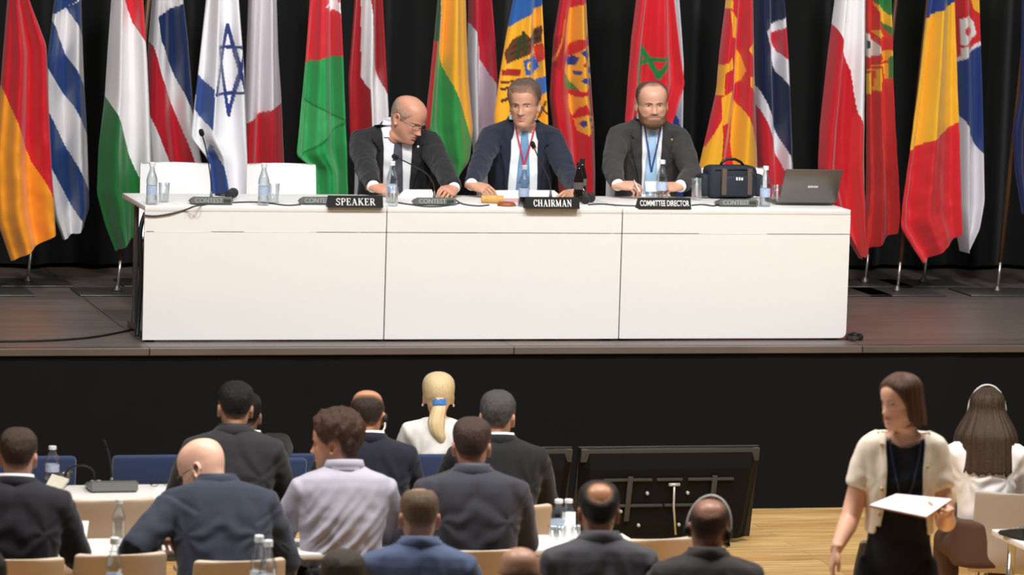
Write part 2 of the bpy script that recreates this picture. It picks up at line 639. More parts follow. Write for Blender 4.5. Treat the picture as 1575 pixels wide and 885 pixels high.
    make_flag('red and white flag half hidden behind the yellow and green one', B,
              [(724, 0), (722, 100), (726, 200), (736, 330)], [(757, 0), (762, 60), (766, 120), (766, 200), (762, 330)],
              (230, 224, 228), [('right', [(722, 30), (725, 40), (745, 80), (766, 130)], (196, 28, 50)), ('right', [(736, 40), (741, 100), (752, 130), (764, 150), (766, 158)], (196, 28, 50)),
                                ('P', [(741, 92), (764, 136), (764, 230), (748, 240), (738, 190)], (200, 176, 186))], 716, 1.5, 29)  # light blue band with its shadow put into the colour as greyish pink
    make_flag('blue and yellow flag with an eagle emblem behind the CHAIRMAN', F,
              [(794, 0), (783, 60), (773, 120), (765, 180), (768, 330)], [(835, 0), (839, 80), (845, 180), (850, 330)],
              (242, 172, 38), [('above', [(780, 48), (800, 32), (838, 5)], (34, 92, 166)),
                               ('P', [(780, 82), (790, 62), (806, 50), (812, 58), (834, 38), (834, 64), (812, 82), (796, 92), (782, 100)], (92, 52, 28)),
                               ('L', [(790, 74), (834, 46)], (60, 32, 20), 1.2), ('L', [(788, 84), (832, 58)], (58, 32, 20), 1.2), ('L', [(796, 90), (800, 60)], (40, 60, 30), 2.4), ('L', [(806, 84), (804, 50)], (40, 60, 30), 2),
                               ('P', [(776, 108), (800, 106), (800, 116), (775, 118)], (160, 36, 32)), ('P', [(803, 92), (826, 84), (832, 104), (822, 116), (806, 116)], (34, 92, 176)),
                               ('P', [(824, 72), (836, 66), (839, 90), (830, 98)], (206, 50, 34)), ('E', (812, 101, 5, 7), (240, 184, 50)), ('E', (812, 101, 2, 3), (40, 90, 150)),
                               ('P', [(828, 122), (842, 116), (843, 140), (832, 150)], (40, 104, 190)), ('L', [(775, 128), (790, 126)], (90, 44, 24), 2), ('L', [(775, 138), (786, 136), (786, 152), (775, 156)], (70, 34, 20), 2.2),
                               ('L', [(830, 160), (842, 176)], (90, 52, 26), 1.5), ('L', [(840, 156), (832, 182)], (90, 52, 26), 1.5)], 780, 1.5, 32)
    make_flag('red flag with a gold crest right of the CHAIRMAN', B,
              [(862, 0), (852, 60), (847, 150), (856, 220), (866, 330)], [(906, 0), (912, 100), (918, 200), (919, 262), (918, 330)],
              (200, 30, 40), [('P', [(878, 14), (890, 8), (906, 4), (907, 50), (900, 62), (888, 60), (878, 70), (868, 86), (872, 40)], (236, 160, 40)),
                              ('P', [(852, 60), (864, 48), (868, 70), (860, 110), (848, 100)], (170, 26, 36)), ('L', [(849, 96), (862, 66), (868, 30)], (220, 120, 40), 1.6),
                              ('P', [(872, 92), (884, 84), (896, 74), (908, 70), (913, 110), (908, 132), (896, 142), (880, 136), (870, 128), (868, 106)], (240, 168, 48)),
                              ('P', [(868, 112), (876, 120), (890, 138), (878, 138), (868, 130)], (86, 128, 50)), ('P', [(872, 92), (882, 86), (890, 88), (886, 100), (876, 102)], (34, 58, 130)),
                              ('P', [(890, 80), (902, 74), (906, 84), (902, 96), (896, 88)], (34, 58, 130)), ('E', (888, 112, 5, 3.5), (34, 60, 136)), ('E', (897, 124, 5, 4), (36, 60, 140)), ('E', (908, 108, 4, 6), (34, 58, 130)), ('E', (906, 126, 3, 6), (34, 58, 130)), ('E', (896, 100, 3, 3), (196, 44, 40)),
                              ('P', [(878, 144), (888, 150), (902, 146), (908, 170), (904, 172), (898, 160), (890, 166), (884, 180), (878, 166)], (238, 164, 46)),
                              ('P', [(886, 184), (900, 176), (912, 180), (912, 200), (902, 208), (890, 202)], (238, 170, 50)), ('E', (896, 190, 4, 5), (40, 64, 136)), ('E', (907, 184, 4, 3), (40, 64, 136)), ('E', (909, 196, 2.5, 3), (40, 64, 136))],
              850, 1.6, 35, wr=0.006)
    make_flag('red flag with a green outlined star behind the bearded panelist', F,
              [(981, 0), (972, 60), (966, 120), (960, 190), (968, 330)], [(1040, 0), (1048, 80), (1055, 130), (1046, 158), (1030, 210), (1030, 330)],
              (204, 30, 42), [('L', [(988, 70), (984, 128)], (34, 120, 60), 4), ('L', [(988, 70), (1012, 118)], (34, 120, 60), 3.6), ('L', [(978, 102), (1002, 92)], (34, 120, 60), 3.4),
                              ('L', [(1002, 93), (1030, 90)], (30, 112, 56), 3.2), ('L', [(1030, 90), (1010, 118)], (30, 112, 56), 3.6)], 985, 1.9, 38, wr=0.012)
    make_flag('white and blue edged flag showing beside the green star flag', B,
              [(1010, 0), (1012, 150), (1016, 330)], [(1044, 0), (1050, 100), (1048, 200), (1048, 330)],
              (226, 222, 226), [('below', [(1030, 160), (1040, 172), (1050, 205)], (40, 78, 160)), ('right', [(1040, 100), (1043, 180), (1046, 210)], (226, 222, 226))], 1003, 1.4, 41)
    make_flag('red flag with yellow sun rays left of the dark blue one', F,
              [(1121, 0), (1111, 80), (1106, 140), (1084, 236), (1070, 300), (1072, 340)], [(1162, 0), (1165, 100), (1170, 262), (1176, 340)],
              (198, 32, 42), [('P', [(1118, -10), (1126, -10), (1125, 14), (1119, 12)], (240, 180, 40)), ('P', [(1122, 14), (1133, 30), (1132, 60), (1124, 56)], (232, 162, 36)),
                              ('P', [(1134, 72), (1142, 84), (1146, 108), (1142, 124), (1130, 132)], (232, 162, 36)), ('P', [(1107, 100), (1118, 98), (1124, 88), (1126, 106), (1114, 112), (1112, 146), (1104, 146)], (232, 162, 36)),
                              ('P', [(1108, 150), (1124, 140), (1126, 170), (1118, 190), (1108, 192)], (232, 162, 36)), ('P', [(1108, 184), (1110, 210), (1106, 270), (1068, 300), (1070, 260)], (232, 166, 36)),
                              ('P', [(1130, 150), (1140, 164), (1156, 196), (1168, 234), (1172, 290), (1134, 290), (1128, 220)], (234, 168, 38)), ('P', [(1148, 76), (1160, 56), (1164, 80), (1154, 86)], (232, 166, 40)),
                              ('P', [(1150, 118), (1158, 118), (1170, 140), (1168, 150), (1150, 132)], (232, 166, 40))], 1122, 1.7, 44)
    make_flag('dark blue flag with a white edged red cross behind the bag', B,
              [(1163, 0), (1162, 100), (1166, 200), (1176, 340)], [(1207, 0), (1214, 100), (1220, 220), (1224, 340)],
              (20, 33, 66), [('P', [(1177, 48), (1208, 24), (1210, 70), (1218, 144), (1196, 110)], (226, 222, 228)), ('P', [(1187, 54), (1209, 38), (1211, 96), (1196, 78)], (190, 36, 52)),
                              ('P', [(1163, 128), (1178, 160), (1194, 194), (1208, 232), (1222, 262), (1222, 300), (1206, 262), (1186, 220), (1163, 176)], (226, 222, 228)),
                              ('P', [(1163, 156), (1180, 192), (1204, 254), (1216, 300), (1163, 320)], (206, 40, 52))], 1160, 1.6, 47)
    make_flag('white and red flag hanging over the right end of the table', F,
              [(1290, 0), (1279, 90), (1266, 200), (1262, 262), (1285, 335), (1322, 398)], [(1334, 0), (1335, 120), (1337, 230), (1338, 320), (1330, 394)],
              (190, 26, 38), [('right', [(1282, 26), (1287, 42), (1310, 110), (1317, 180), (1335, 228), (1345, 250)], (234, 230, 230)), ('P', [(1300, 400), (1310, 180), (1316, 172), (1345, 240), (1345, 400)], (206, 40, 42))], 1290, 1.7, 50, wr=0.006)
    make_flag('red and green flag with a round shield right of the white and red one', B,
              [(1332, 0), (1333, 120), (1334, 300), (1322, 397)], [(1370, 0), (1371, 130), (1378, 250), (1383, 330), (1380, 357)],
              (212, 48, 44), [('P', [(1342, -10), (1372, -10), (1372, 60), (1355, 34)], (44, 128, 62)), ('P', [(1344, 4), (1358, 12), (1366, 24), (1372, 20), (1371, 44), (1354, 30)], (236, 186, 46)),
                              ('P', [(1332, 18), (1340, 16), (1354, 32), (1366, 56), (1360, 66), (1342, 40), (1332, 44)], (212, 60, 44)), ('P', [(1332, 50), (1344, 60), (1354, 80), (1340, 90), (1332, 86)], (228, 216, 206)), ('P', [(1333, 62), (1338, 64), (1338, 74), (1333, 74)], (60, 66, 90)),
                              ('P', [(1344, 48), (1354, 42), (1362, 56), (1352, 64)], (238, 186, 48)), ('P', [(1358, 80), (1370, 76), (1370, 92), (1362, 92)], (238, 186, 48)), ('P', [(1332, 108), (1352, 98), (1371, 88), (1371, 112), (1352, 138), (1332, 146)], (238, 186, 48)),
                              ('L', [(1332, 112), (1371, 92)], (210, 54, 40), 2.2), ('L', [(1346, 110), (1344, 140)], (210, 60, 40), 1.6), ('L', [(1360, 104), (1362, 124)], (210, 60, 40), 1.6), ('P', [(1366, 88), (1372, 80), (1372, 118), (1366, 120)], (50, 128, 60))], 1330, 2.2, 53, wr=0.012)
    make_flag('blue, yellow and red flag at the right of the stage', F,
              [(1430, 0), (1415, 130), (1401, 240), (1390, 320), (1388, 352), (1422, 406)], [(1472, 0), (1476, 150), (1479, 260), (1481, 362)],
              (206, 38, 44), [('above', [(1396, 236), (1440, 211), (1480, 186)], (236, 176, 44)), ('above', [(1424, 30), (1440, 20), (1475, 1)], (34, 56, 124))], 1380, 1.6, 56, wr=0.014)
    make_flag('blue and white flag with a red shield beside the yellow and red one', B,
              [(1468, 0), (1472, 150), (1474, 320), (1486, 389)], [(1509, 0), (1512, 150), (1514, 310), (1506, 352), (1488, 388)],
              (228, 222, 226), [('above', [(1475, 173), (1492, 206), (1513, 238)], (38, 62, 122)), ('above', [(1472, 98), (1484, 88), (1511, 68)], (228, 222, 226)), ('above', [(1472, 92), (1484, 83), (1511, 62)], (206, 38, 46)),
                                ('P', [(1476, 30), (1490, 22), (1500, 34), (1504, 52), (1492, 66), (1478, 70)], (230, 222, 216)), ('E', (1488, 48, 7, 8), (206, 44, 46)), ('P', [(1478, 74), (1490, 68), (1488, 84), (1477, 90)], (226, 216, 212)), ('P', [(1496, 0), (1510, -6), (1511, 24), (1500, 14)], (236, 176, 48))],
              1420, 1.4, 59)
    make_flag('dark blue flag on the rightmost pole at the photo edge', F,
              [(1574, 0), (1572, 140), (1562, 200), (1564, 260), (1576, 330)], [(1640, 0), (1642, 150), (1644, 300), (1640, 340)], (22, 32, 74), [], 1534, 1.7, 62)

# ------------------------------------------------------------------ furniture
WHITE = lambda: mat('white_laminate', (238, 236, 232), 0.35, var=0.012, vscale=2)
CHROME = lambda: mat('chrome', (200, 198, 194), 0.18, 1.0)
BLACKP = lambda: mat('black_plastic', (24, 24, 25), 0.45)


def rr_panel(x0, x1, z0, z1, y0, y1, rbr=0.0):
    """flat board in xz with an optional rounded lower right corner"""
    pts = [(x0, z0)]
    if rbr > 0:
        pts += [(x1 - rbr + rbr * math.sin(a), z0 + rbr - rbr * math.cos(a)) for a in np.linspace(0, PI / 2, 7)]
    else:
        pts.append((x1, z0))
    pts += [(x1, z1), (x0, z1)]
    n = len(pts)
    v = [(x, y0, z) for x, z in pts] + [(x, y1, z) for x, z in pts]
    f = [tuple(range(n)), tuple(range(2 * n - 1, n - 1, -1))] + [(i, (i + 1) % n, (i + 1) % n + n, i + n) for i in range(n)]
    return v, f


def panel_tables():
    labs = ['white panel table at the left end, carrying the SPEAKER sign', 'white panel table in the middle of the stage, below the CHAIRMAN sign',
            'white panel table at the right end, carrying the laptop']
    for k in range(3):
        x0 = k * PW
        t = root('panel_table', labs[k], 'table', (x0 + PW / 2, 0.375, HS), 0, 'white tables joined into the panel table')
        h = PW / 2 - 0.0035
        MB().box((0, 0, TH - 0.014), (2 * h, 0.75, 0.028), bev=0.003).build('tabletop', WHITE(), t, 'auto')
        zl = TH - 0.138
        MB().add(*rr_panel(-h, h, zl + 0.002, TH - 0.029, -0.375, -0.355)).build('upper_panel', WHITE(), t, False)
        MB().add(*rr_panel(-h, h, 0.012, zl - 0.002, -0.375, -0.355, 0.035 if k == 2 else 0)).build('front_panel', WHITE(), t, False)
        gm = mat('grey_leg_metal', (120, 118, 116), 0.35, 0.8)
        for s in (-1, 1):
            lg = MB().box((s * (h - 0.05), -0.26, 0.36), (0.035, 0.05, 0.69), bev=0.004).box((s * (h - 0.05), 0.20, 0.36), (0.025, 0.035, 0.69), bev=0.004)
            lg.box((s * (h - 0.05), -0.02, 0.02), (0.05, 0.62, 0.035), bev=0.006)
            lg.build('leg_frame', gm, t, 'auto')
        MB().box((0, 0.0, TH - 0.05), (2 * h - 0.14, 0.05, 0.04)).build('crossbar', gm, t, False)


def chair(label, loc, rz, col, top=0.80, w0=0.41, w1=0.37, kind='shell', group=None):
    t = root('conference_chair', label, 'chair', loc, rz, group)
    if kind == 'shell':
        m = mat('shell_%d_%d' % (col[0], col[2]), col, 0.45, var=0.03, vscale=5)
        prof = [(0.22, 0.425), (0.20, 0.446), (0.12, 0.450), (0.0, 0.438), (-0.11, 0.436), (-0.175, 0.455), (-0.205, 0.51), (-0.222, 0.60), (-0.238, 0.70), (-0.254, top - 0.02), (-0.257, top)]
        P = catmull(prof, 46)
        nu = 25
        rows_o, rows_i = [], []
        for i, (y, z) in enumerate(P):
            tt = i / 45
            d = P[min(i + 1, 45)] - P[max(i - 1, 0)]
            d /= np.linalg.norm(d)
            nrm = np.array([-d[1], d[0]])   # upward / forward side
            w = (w0 + (w1 - w0) * sstep(0.45, 1, tt)) / 2
            e = min(i, 45 - i)
            w *= 1 - 0.10 * max(0, 1 - e / 4.0) ** 2
            o, q = [], []
            for j in range(nu):
                u = -1 + 2 * j / (nu - 1)
                cur = 0.055 * u * u * (0.25 + 0.75 * sstep(0.5, 0.8, tt))
                yy, zz = y - nrm[0] * 0, z
                yy += cur * sstep(0.45, 0.7, tt)
                zz += cur * 0.4 * (1 - sstep(0.3, 0.55, tt))
                o.append((u * w, yy, zz))
                q.append((u * w, yy + nrm[0] * -0.012, zz + nrm[1] * -0.012))
            rows_o.append(o)
            rows_i.append(q)
        rings = [rows_o[i] + rows_i[i][::-1] for i in range(46)]
        v, f = loft(rings, caps=False)
        n = len(rings[0])
        for base, rev in ((0, False), (45 * n, True)):
            for j in range(nu - 1):
                q = (base + j, base + j + 1, base + n - 2 - j, base + n - 1 - j)
                f.append(q if not rev else q[::-1])
        o = MB().add(v, f).build('shell', m, t, 'auto')
    else:
        m = mat('blue_fabric', col, 0.8, sheen=0.3, var=0.08, vscale=40, bump=0.1, bscale=300)
        pad = MB()
        pad.box((0, -0.235, (top + 0.52) / 2), (w1 + 0.05, 0.05, top - 0.52), Matrix.Rotation(rad(8), 3, 'X'), bev=0.02)
        pad.build('backrest', m, t, 'auto')
        MB().box((0, 0.0, 0.445), (w0 + 0.04, 0.44, 0.06), bev=0.022).build('seat', m, t, 'auto')
        for s in (-1, 1):
            MB().tube([(s * 0.16, -0.20, 0.42), (s * 0.16, -0.225, 0.5), (s * 0.16, -0.24, 0.66)], 0.010, 8).build('back_strut', CHROME(), t)
    for sx in (-1, 1):
        MB().tube([(sx * 0.15, 0.12, 0.428), (sx * 0.18, 0.19, 0.40), (sx * 0.205, 0.225, 0.008)], 0.0095, 8).build('leg', CHROME(), t)
        MB().tube([(sx * 0.15, -0.10, 0.425), (sx * 0.18, -0.17, 0.40), (sx * 0.205, -0.235, 0.008)], 0.0095, 8).build('leg', CHROME(), t)
    return t


def desk(label, x0, x1, y0, y1, group='white audience desks'):
    t = root('audience_desk', label, 'table', ((x0 + x1) / 2, (y0 + y1) / 2, 0), 0, group)
    w, d = x1 - x0, y1 - y0
    MB().box((0, 0, 0.727), (w, d, 0.026), bev=0.004).build('tabletop', WHITE(), t, 'auto')
    for sx in (-1, 1):
        for sy in (-1, 1):
            MB().tube([(sx * (w / 2 - 0.07), sy * (d / 2 - 0.07), 0.716), (sx * (w / 2 - 0.06), sy * (d / 2 - 0.06), 0.003)], 0.018, 10).build('leg', CHROME(), t)
    MB().box((0, 0, 0.695), (w - 0.12, 0.03, 0.035)).build('crossbar', CHROME(), t, False)
    return t


def GLASS():
    if 'clear_glass' in MATS:
        return MATS['clear_glass']
    m = bpy.data.materials.new('clear_glass')
    m.use_nodes = True
    nt = m.node_tree
    nt.nodes.remove(nt.nodes['Principled BSDF'])
    out = nt.nodes['Material Output']
    t, g, mx, fr, mr = (nt.nodes.new('ShaderNode' + k) for k in ('BsdfTransparent', 'BsdfGlossy', 'MixShader', 'LayerWeight', 'MapRange'))
    t.inputs['Color'].default_value = (0.93, 0.95, 0.96, 1)
    g.inputs['Roughness'].default_value = 0.05
    fr.inputs['Blend'].default_value = 0.35
    mr.inputs['To Min'].default_value = 0.03
    mr.inputs['To Max'].default_value = 0.65
    for a, b in ((fr.outputs['Facing'], mr.inputs['Value']), (mr.outputs['Result'], mx.inputs[0]), (t.outputs[0], mx.inputs[1]), (g.outputs[0], mx.inputs[2]), (mx.outputs[0], out.inputs['Surface'])):
        nt.links.new(a, b)
    MATS['clear_glass'] = m
    return m


def bottle(label, p, h=0.225, r=0.031, cap=(225, 228, 232), lab=(176, 192, 220), fill=None, group='water bottles', style='water'):
    t = root('glass_bottle', label, 'bottle', p, 0, group)
    k = h / 0.225
    R = r
    out = [(0.3 * R, 0.0), (0.9 * R, 0.0), (R, 0.006), (R, 0.035 * k), (0.93 * R, 0.05 * k), (0.93 * R, 0.105 * k), (R, 0.12 * k), (0.99 * R, 0.135 * k), (0.8 * R, 0.158 * k), (0.52 * R, 0.182 * k), (0.42 * R, 0.2 * k), (0.42 * R, 0.214 * k)]
    inn = [(max(0.001, a - 0.003), max(b, 0.006)) for a, b in out[::-1]]
    prof = [(0.001, 0.0)] + out + inn[:-1] + [(0.3 * R, 0.006), (0.001, 0.006)]
    MB().lathe(prof, (0, 0, 0), 20).build('glass', GLASS(), t)
    MB().lathe([(0.001, 0.214 * k), (0.5 * R, 0.2135 * k), (0.5 * R, 0.206 * k), (0.53 * R, 0.206 * k), (0.53 * R, 0.226 * k), (0.45 * R, 0.229 * k), (0.001, 0.229 * k)], (0, 0, 0), 16).build('cap', mat('cap_%d_%d' % (cap[0], cap[2]), cap, 0.4), t, 'auto')
    if lab:
        z0, z1 = 0.056 * k, 0.104 * k
        MB().lathe([(0.935 * R, z0), (0.955 * R, z0), (0.955 * R, z1), (0.935 * R, z1)], (0, 0, 0), 20).build('label', mat('label_%d_%d' % (lab[0], lab[2]), lab, 0.5, var=0.35, vscale=70), t, 'auto')
    if fill:
        MB().lathe([(0.001, 0.008), (0.86 * R, 0.008), (0.87 * R, 0.035 * k), (0.80 * R, 0.05 * k), (0.80 * R, 0.104 * k), (0.001, 0.104 * k)], (0, 0, 0), 20).build('drink', mat('dark_cola', fill, 0.1, spec=0.5), t, 'auto')
    return t


def tumbler(label, p, h=0.105, r=0.031, group='drinking glasses'):
    t = MB().lathe([(0.001, 0.0), (r * 0.84, 0.0), (r, h), (r - 0.002, h), (r * 0.84 - 0.0025, 0.012), (0.001, 0.012)], (0, 0, 0), 20).build('drinking_glass', GLASS(), None)
    t.location = p
    return setp(t, label, 'glass', group)


def cola(label, p):
    t = root('cola_bottle', label, 'bottle', p, 0, 'cola bottles')
    R = 0.029
    MB().lathe([(0.001, 0), (0.9 * R, 0), (R, 0.006), (R, 0.05), (0.86 * R, 0.07), (R, 0.10), (R, 0.12), (0.75 * R, 0.15), (0.46 * R, 0.185), (0.42 * R, 0.2), (0.001, 0.2)], (0, 0, 0), 20).build('body', mat('cola_glass', (22, 14, 12), 0.08, coat=0.5), t)
    MB().lathe([(0.001, 0.2), (0.5 * R, 0.199), (0.5 * R, 0.222), (0.001, 0.224)], (0, 0, 0), 16).build('cap', BLACKP(), t, 'auto')
    MB().lathe([(0.9 * R, 0.072), (0.93 * R, 0.072), (1.03 * R, 0.1), (1.02 * R, 0.112), (R, 0.112)], (0, 0, 0), 20).build('label', mat('cola_label', (96, 84, 80), 0.5, var=0.5, vscale=90), t, 'auto')


def mic_unit(label, p, rz, neck_px, yoff, text=True, light=False, col=(104, 108, 100), w=0.225, cat='microphone', big=False, group='microphone units on the panel table'):
    t = root('conference_microphone', label, cat, p, rz, group)
    m = mat('mic_%d_%d' % (col[0], col[2]), col, 0.5, var=0.1, vscale=30)
    h0, h1, d = (0.040, 0.046, 0.13) if not big else (0.035, 0.055, 0.17)
    bm = bmesh.new()
    pr = [(-d / 2, 0.003), (-d / 2 + 0.004, h1) if not big else (-d / 2, 0.022), (d / 2, h0 * 0.5) if not big else (d / 2, h1), (d / 2, 0.003)]
    v = [(-w / 2, a, b) for a, b in pr] + [(w / 2, a, b) for a, b in pr]
    for q in v:
        bm.verts.new(q)
    bm.verts.ensure_lookup_table()
    n = 4
    for f in [(0, 1, 2, 3), (7, 6, 5, 4)] + [(i, i + n, (i + 1) % n + n, (i + 1) % n) for i in range(n)]:
        bm.faces.new([bm.verts[i] for i in f])
    bmesh.ops.recalc_face_normals(bm, faces=bm.faces)
    bmesh.ops.bevel(bm, geom=bm.edges[:], offset=0.007, segments=2, affect='EDGES')
    me = bpy.data.meshes.new('b')
    bm.to_mesh(me)
    bm.free()
    o = link_mesh('base', me, m, t)
    me.set_sharp_from_angle(angle=rad(35))
    if text:
        tm = text_mesh('CONTEST', 0.034, 0.0006, 0.0006, 1.0)
        for q in tm.vertices:
            q.co += Vector((-0.022, -d / 2 - 0.0005, 0.024))
        link_mesh('lettering', tm, mat('mic_lettering', (158, 160, 152), 0.5), t, False)
        MB().box((0.078, -d / 2 + 0.001, 0.024), (0.04, 0.006, 0.018), bev=0.002).build('grille', mat('grille_dark', (54, 56, 54), 0.6), t, 'auto')
    else:
        gb = MB()
        for i in range(8):
            gb.box((-0.04 + i * 0.006, -0.01, 0.040), (0.003, 0.07, 0.004), Matrix.Rotation(rad(11), 3, 'X'))
        gb.build('grille', mat('grille_dark', (54, 56, 54), 0.6), t, False)
        for sx, sz in ((0.06, 0.0), (0.085, 0.0), (0.06, 0.03)):
            MB().box((sx, sz, 0.041 + sz * 0.2), (0.016, 0.014, 0.006), Matrix.Rotation(rad(11), 3, 'X'), bev=0.002).build('button', mat('button_grey', (150, 152, 150), 0.5), t, 'auto')
    if neck_px:
        inv = Matrix.Translation(Vector(p)) @ Matrix.Rotation(rz, 4, 'Z')
        inv = inv.inverted()
        pts = [inv @ Vector(aty(x, y, p[1] + yoff + dy)) for x, y, dy in neck_px]
        pts[0].z = 0.035
        N = 22
        Q = [Vector(q) for q in catmull([tuple(q) for q in pts], N)]
        MB().tube([Q[0], Q[0] + (Q[2] - Q[0]) * 0.5, Q[3]], [0.009, 0.008, 0.0045], 10).build('neck_base', m, t)
        MB().tube(Q, 0.0036, 8).build('gooseneck', mat('gooseneck_grey', (52, 54, 54), 0.4, 0.4), t)
        d = (Q[-1] - Q[-3]).normalized()
        e = Q[-1]
        MB().tube([e - d * 0.006, e, e + d * 0.02, e + d * 0.032, e + d * 0.036], [0.005, 0.0125, 0.0145, 0.011, 0.003] if not big else [0.004, 0.006, 0.007, 0.006, 0.002], 12).build('mic_head', mat('mic_foam', (22, 22, 22), 0.9), t)
        if light:
            MB().tube([e - d * 0.010, e - d * 0.002], 0.0125, 12).build('light_ring', mat('mic_light', (230, 60, 50), 0.4), t)
    return t


# serif capitals drawn from strokes: (x0, y0, x1, y1, weight), unit height 1
_T, _t = 0.17, 0.07
GL = {
    'S': (0.62, [('c', [(0.55, 0.78), (0.45, 0.93), (0.28, 0.95), (0.12, 0.82), (0.15, 0.64), (0.32, 0.53), (0.48, 0.42), (0.53, 0.22), (0.40, 0.06), (0.20, 0.05), (0.07, 0.22)], 0.13), (0.56, 0.70, 0.56, 0.97, _t), (0.06, 0.03, 0.06, 0.30, _t)]),
    'P': (0.66, [(0.17, 0.0, 0.17, 1.0, _T), ('c', [(0.17, 0.96), (0.42, 0.96), (0.58, 0.85), (0.58, 0.62), (0.42, 0.50), (0.17, 0.50)], 0.10), (0.03, 0.03, 0.33, 0.03, _t), (0.03, 0.97, 0.25, 0.97, _t), (0.55, 0.62, 0.55, 0.86, 0.13)]),
    'E': (0.66, [(0.17, 0.0, 0.17, 1.0, _T), (0.03, 0.03, 0.58, 0.03, _t), (0.03, 0.97, 0.56, 0.97, _t), (0.17, 0.51, 0.44, 0.51, _t), (0.58, 0.0, 0.58, 0.26, _t), (0.56, 0.76, 0.56, 1.0, _t), (0.44, 0.40, 0.44, 0.62, _t)]),
    'A': (0.80, [(0.38, 0.98, 0.14, 0.02, _t), (0.38, 0.98, 0.64, 0.02, _T), (0.24, 0.34, 0.54, 0.34, _t), (0.02, 0.03, 0.27, 0.03, _t), (0.49, 0.03, 0.80, 0.03, _t)]),
    'K': (0.80, [(0.17, 0.0, 0.17, 1.0, _T), (0.60, 0.97, 0.22, 0.45, _t), (0.32, 0.58, 0.66, 0.02, _T), (0.03, 0.03, 0.32, 0.03, _t), (0.03, 0.97, 0.32, 0.97, _t), (0.46, 0.97, 0.74, 0.97, _t), (0.52, 0.03, 0.80, 0.03, _t)]),
    'R': (0.76, [(0.17, 0.0, 0.17, 1.0, _T), ('c', [(0.17, 0.96), (0.42, 0.96), (0.57, 0.86), (0.57, 0.64), (0.42, 0.53), (0.17, 0.53)], 0.10), (0.38, 0.52, 0.64, 0.03, _T), (0.03, 0.03, 0.32, 0.03, _t), (0.03, 0.97, 0.25, 0.97, _t), (0.56, 0.03, 0.76, 0.03, _t), (0.54, 0.65, 0.54, 0.86, 0.12)]),
    'C': (0.72, [('c', [(0.62, 0.76), (0.50, 0.93), (0.32, 0.95), (0.16, 0.80), (0.11, 0.5), (0.16, 0.2), (0.32, 0.05), (0.52, 0.07), (0.64, 0.24)], 0.12), (0.63, 0.68, 0.63, 0.98, _t), (0.14, 0.30, 0.14, 0.70, 0.17)]),
    'H': (0.84, [(0.17, 0.0, 0.17, 1.0, _T), (0.64, 0.0, 0.64, 1.0, _T), (0.17, 0.51, 0.64, 0.51, _t), (0.03, 0.03, 0.31, 0.03, _t), (0.03, 0.97, 0.31, 0.97, _t), (0.50, 0.03, 0.78, 0.03, _t), (0.50, 0.97, 0.78, 0.97, _t)]),
    'I': (0.40, [(0.19, 0.0, 0.19, 1.0, _T), (0.04, 0.03, 0.34, 0.03, _t), (0.04, 0.97, 0.34, 0.97, _t)]),
    'M': (1.00, [(0.14, 0.0, 0.14, 1.0, _t), (0.14, 0.97, 0.46, 0.05, _T), (0.76, 0.97, 0.46, 0.05, _t), (0.80, 0.0, 0.80, 1.0, _T), (0.02, 0.03, 0.26, 0.03, _t), (0.02, 0.97, 0.2, 0.97, _t), (0.66, 0.03, 0.94, 0.03, _t), (0.74, 0.97, 0.94, 0.97, _t)]),
    'N': (0.86, [(0.15, 0.0, 0.15, 1.0, _t), (0.15, 0.97, 0.68, 0.03, _T), (0.68, 0.0, 0.68, 1.0, _t), (0.03, 0.03, 0.27, 0.03, _t), (0.02, 0.97, 0.2, 0.97, _t), (0.56, 0.97, 0.80, 0.97, _t)]),
}


def serif_word(word, height, width):
    mb = MB()
    total = sum(GL[c][0] for c in word) + 0.06 * (len(word) - 1)
    sx, x = width / total, -width / 2
    for n, c in enumerate(word):
        for st in GL[c][1]:
            segs = [(st[0], st[1], st[2], st[3], st[4])] if st[0] != 'c' else [(*a, *b, st[2]) for a, b in zip(st[1][:-1], st[1][1:])]
            for (x0, y0, x1, y1, w) in segs:
                p, q = Vector((x + x0 * sx, y0 * height - height / 2)), Vector((x + x1 * sx, y1 * height - height / 2))
                d = (q - p).normalized()
                s = Vector((-d.y, d.x)) * w * 0.5 * height
                e = d * (w * 0.35 * height if st[0] == 'c' else 0)
                cs = [p - e + s, q + e + s, q + e - s, p - e - s]
                V = [(k.x, 0.0, k.y) for k in cs] + [(k.x, -0.0009, k.y) for k in cs]
                mb.add(V, [(0, 1, 2, 3), (7, 6, 5, 4), (0, 4, 5, 1), (1, 5, 6, 2), (2, 6, 7, 3), (3, 7, 4, 0)])
        x += (GL[c][0] + 0.06) * sx
    return mb


def name_sign(label, word, p, w, h=0.064, sans=False):
    t = root('name_sign', label, 'sign', p, 0, 'black name signs on the panel table')
    v = [(-w / 2, -0.02, 0), (w / 2, -0.02, 0), (w / 2, 0.0, h), (-w / 2, 0.0, h), (-w / 2, 0.045, 0), (w / 2, 0.045, 0)]
    MB().add(v, [(0, 1, 2, 3), (3, 2, 5, 4), (0, 3, 4), (1, 5, 2), (0, 4, 5, 1)]).build('holder', mat('sign_black', (11, 10, 10), 0.5, spec=0.25), t, False)
    ang = math.atan2(0.02, h)
    wm = mat('sign_lettering', (236, 234, 228), 0.5)
    if sans:
        me = text_mesh(word, 0.045, 0.0004, 0.0007, 0.64)
        xs = [q.co.x for q in me.vertices]
        k = (w * 0.93) / (max(xs) - min(xs))
        for q in me.vertices:
            q.co.x *= k
    else:
        me = fix(from_vf(*(lambda b: (b.v, b.f))(serif_word(word, h * 0.60, w * 0.72))))
    M = Matrix.Translation((0, -0.0105, h * 0.48)) @ Matrix.Rotation(-ang, 4, 'X')
    for q in me.vertices:
        q.co = M @ q.co
    link_mesh('lettering', me, wm, t, False)
    return t


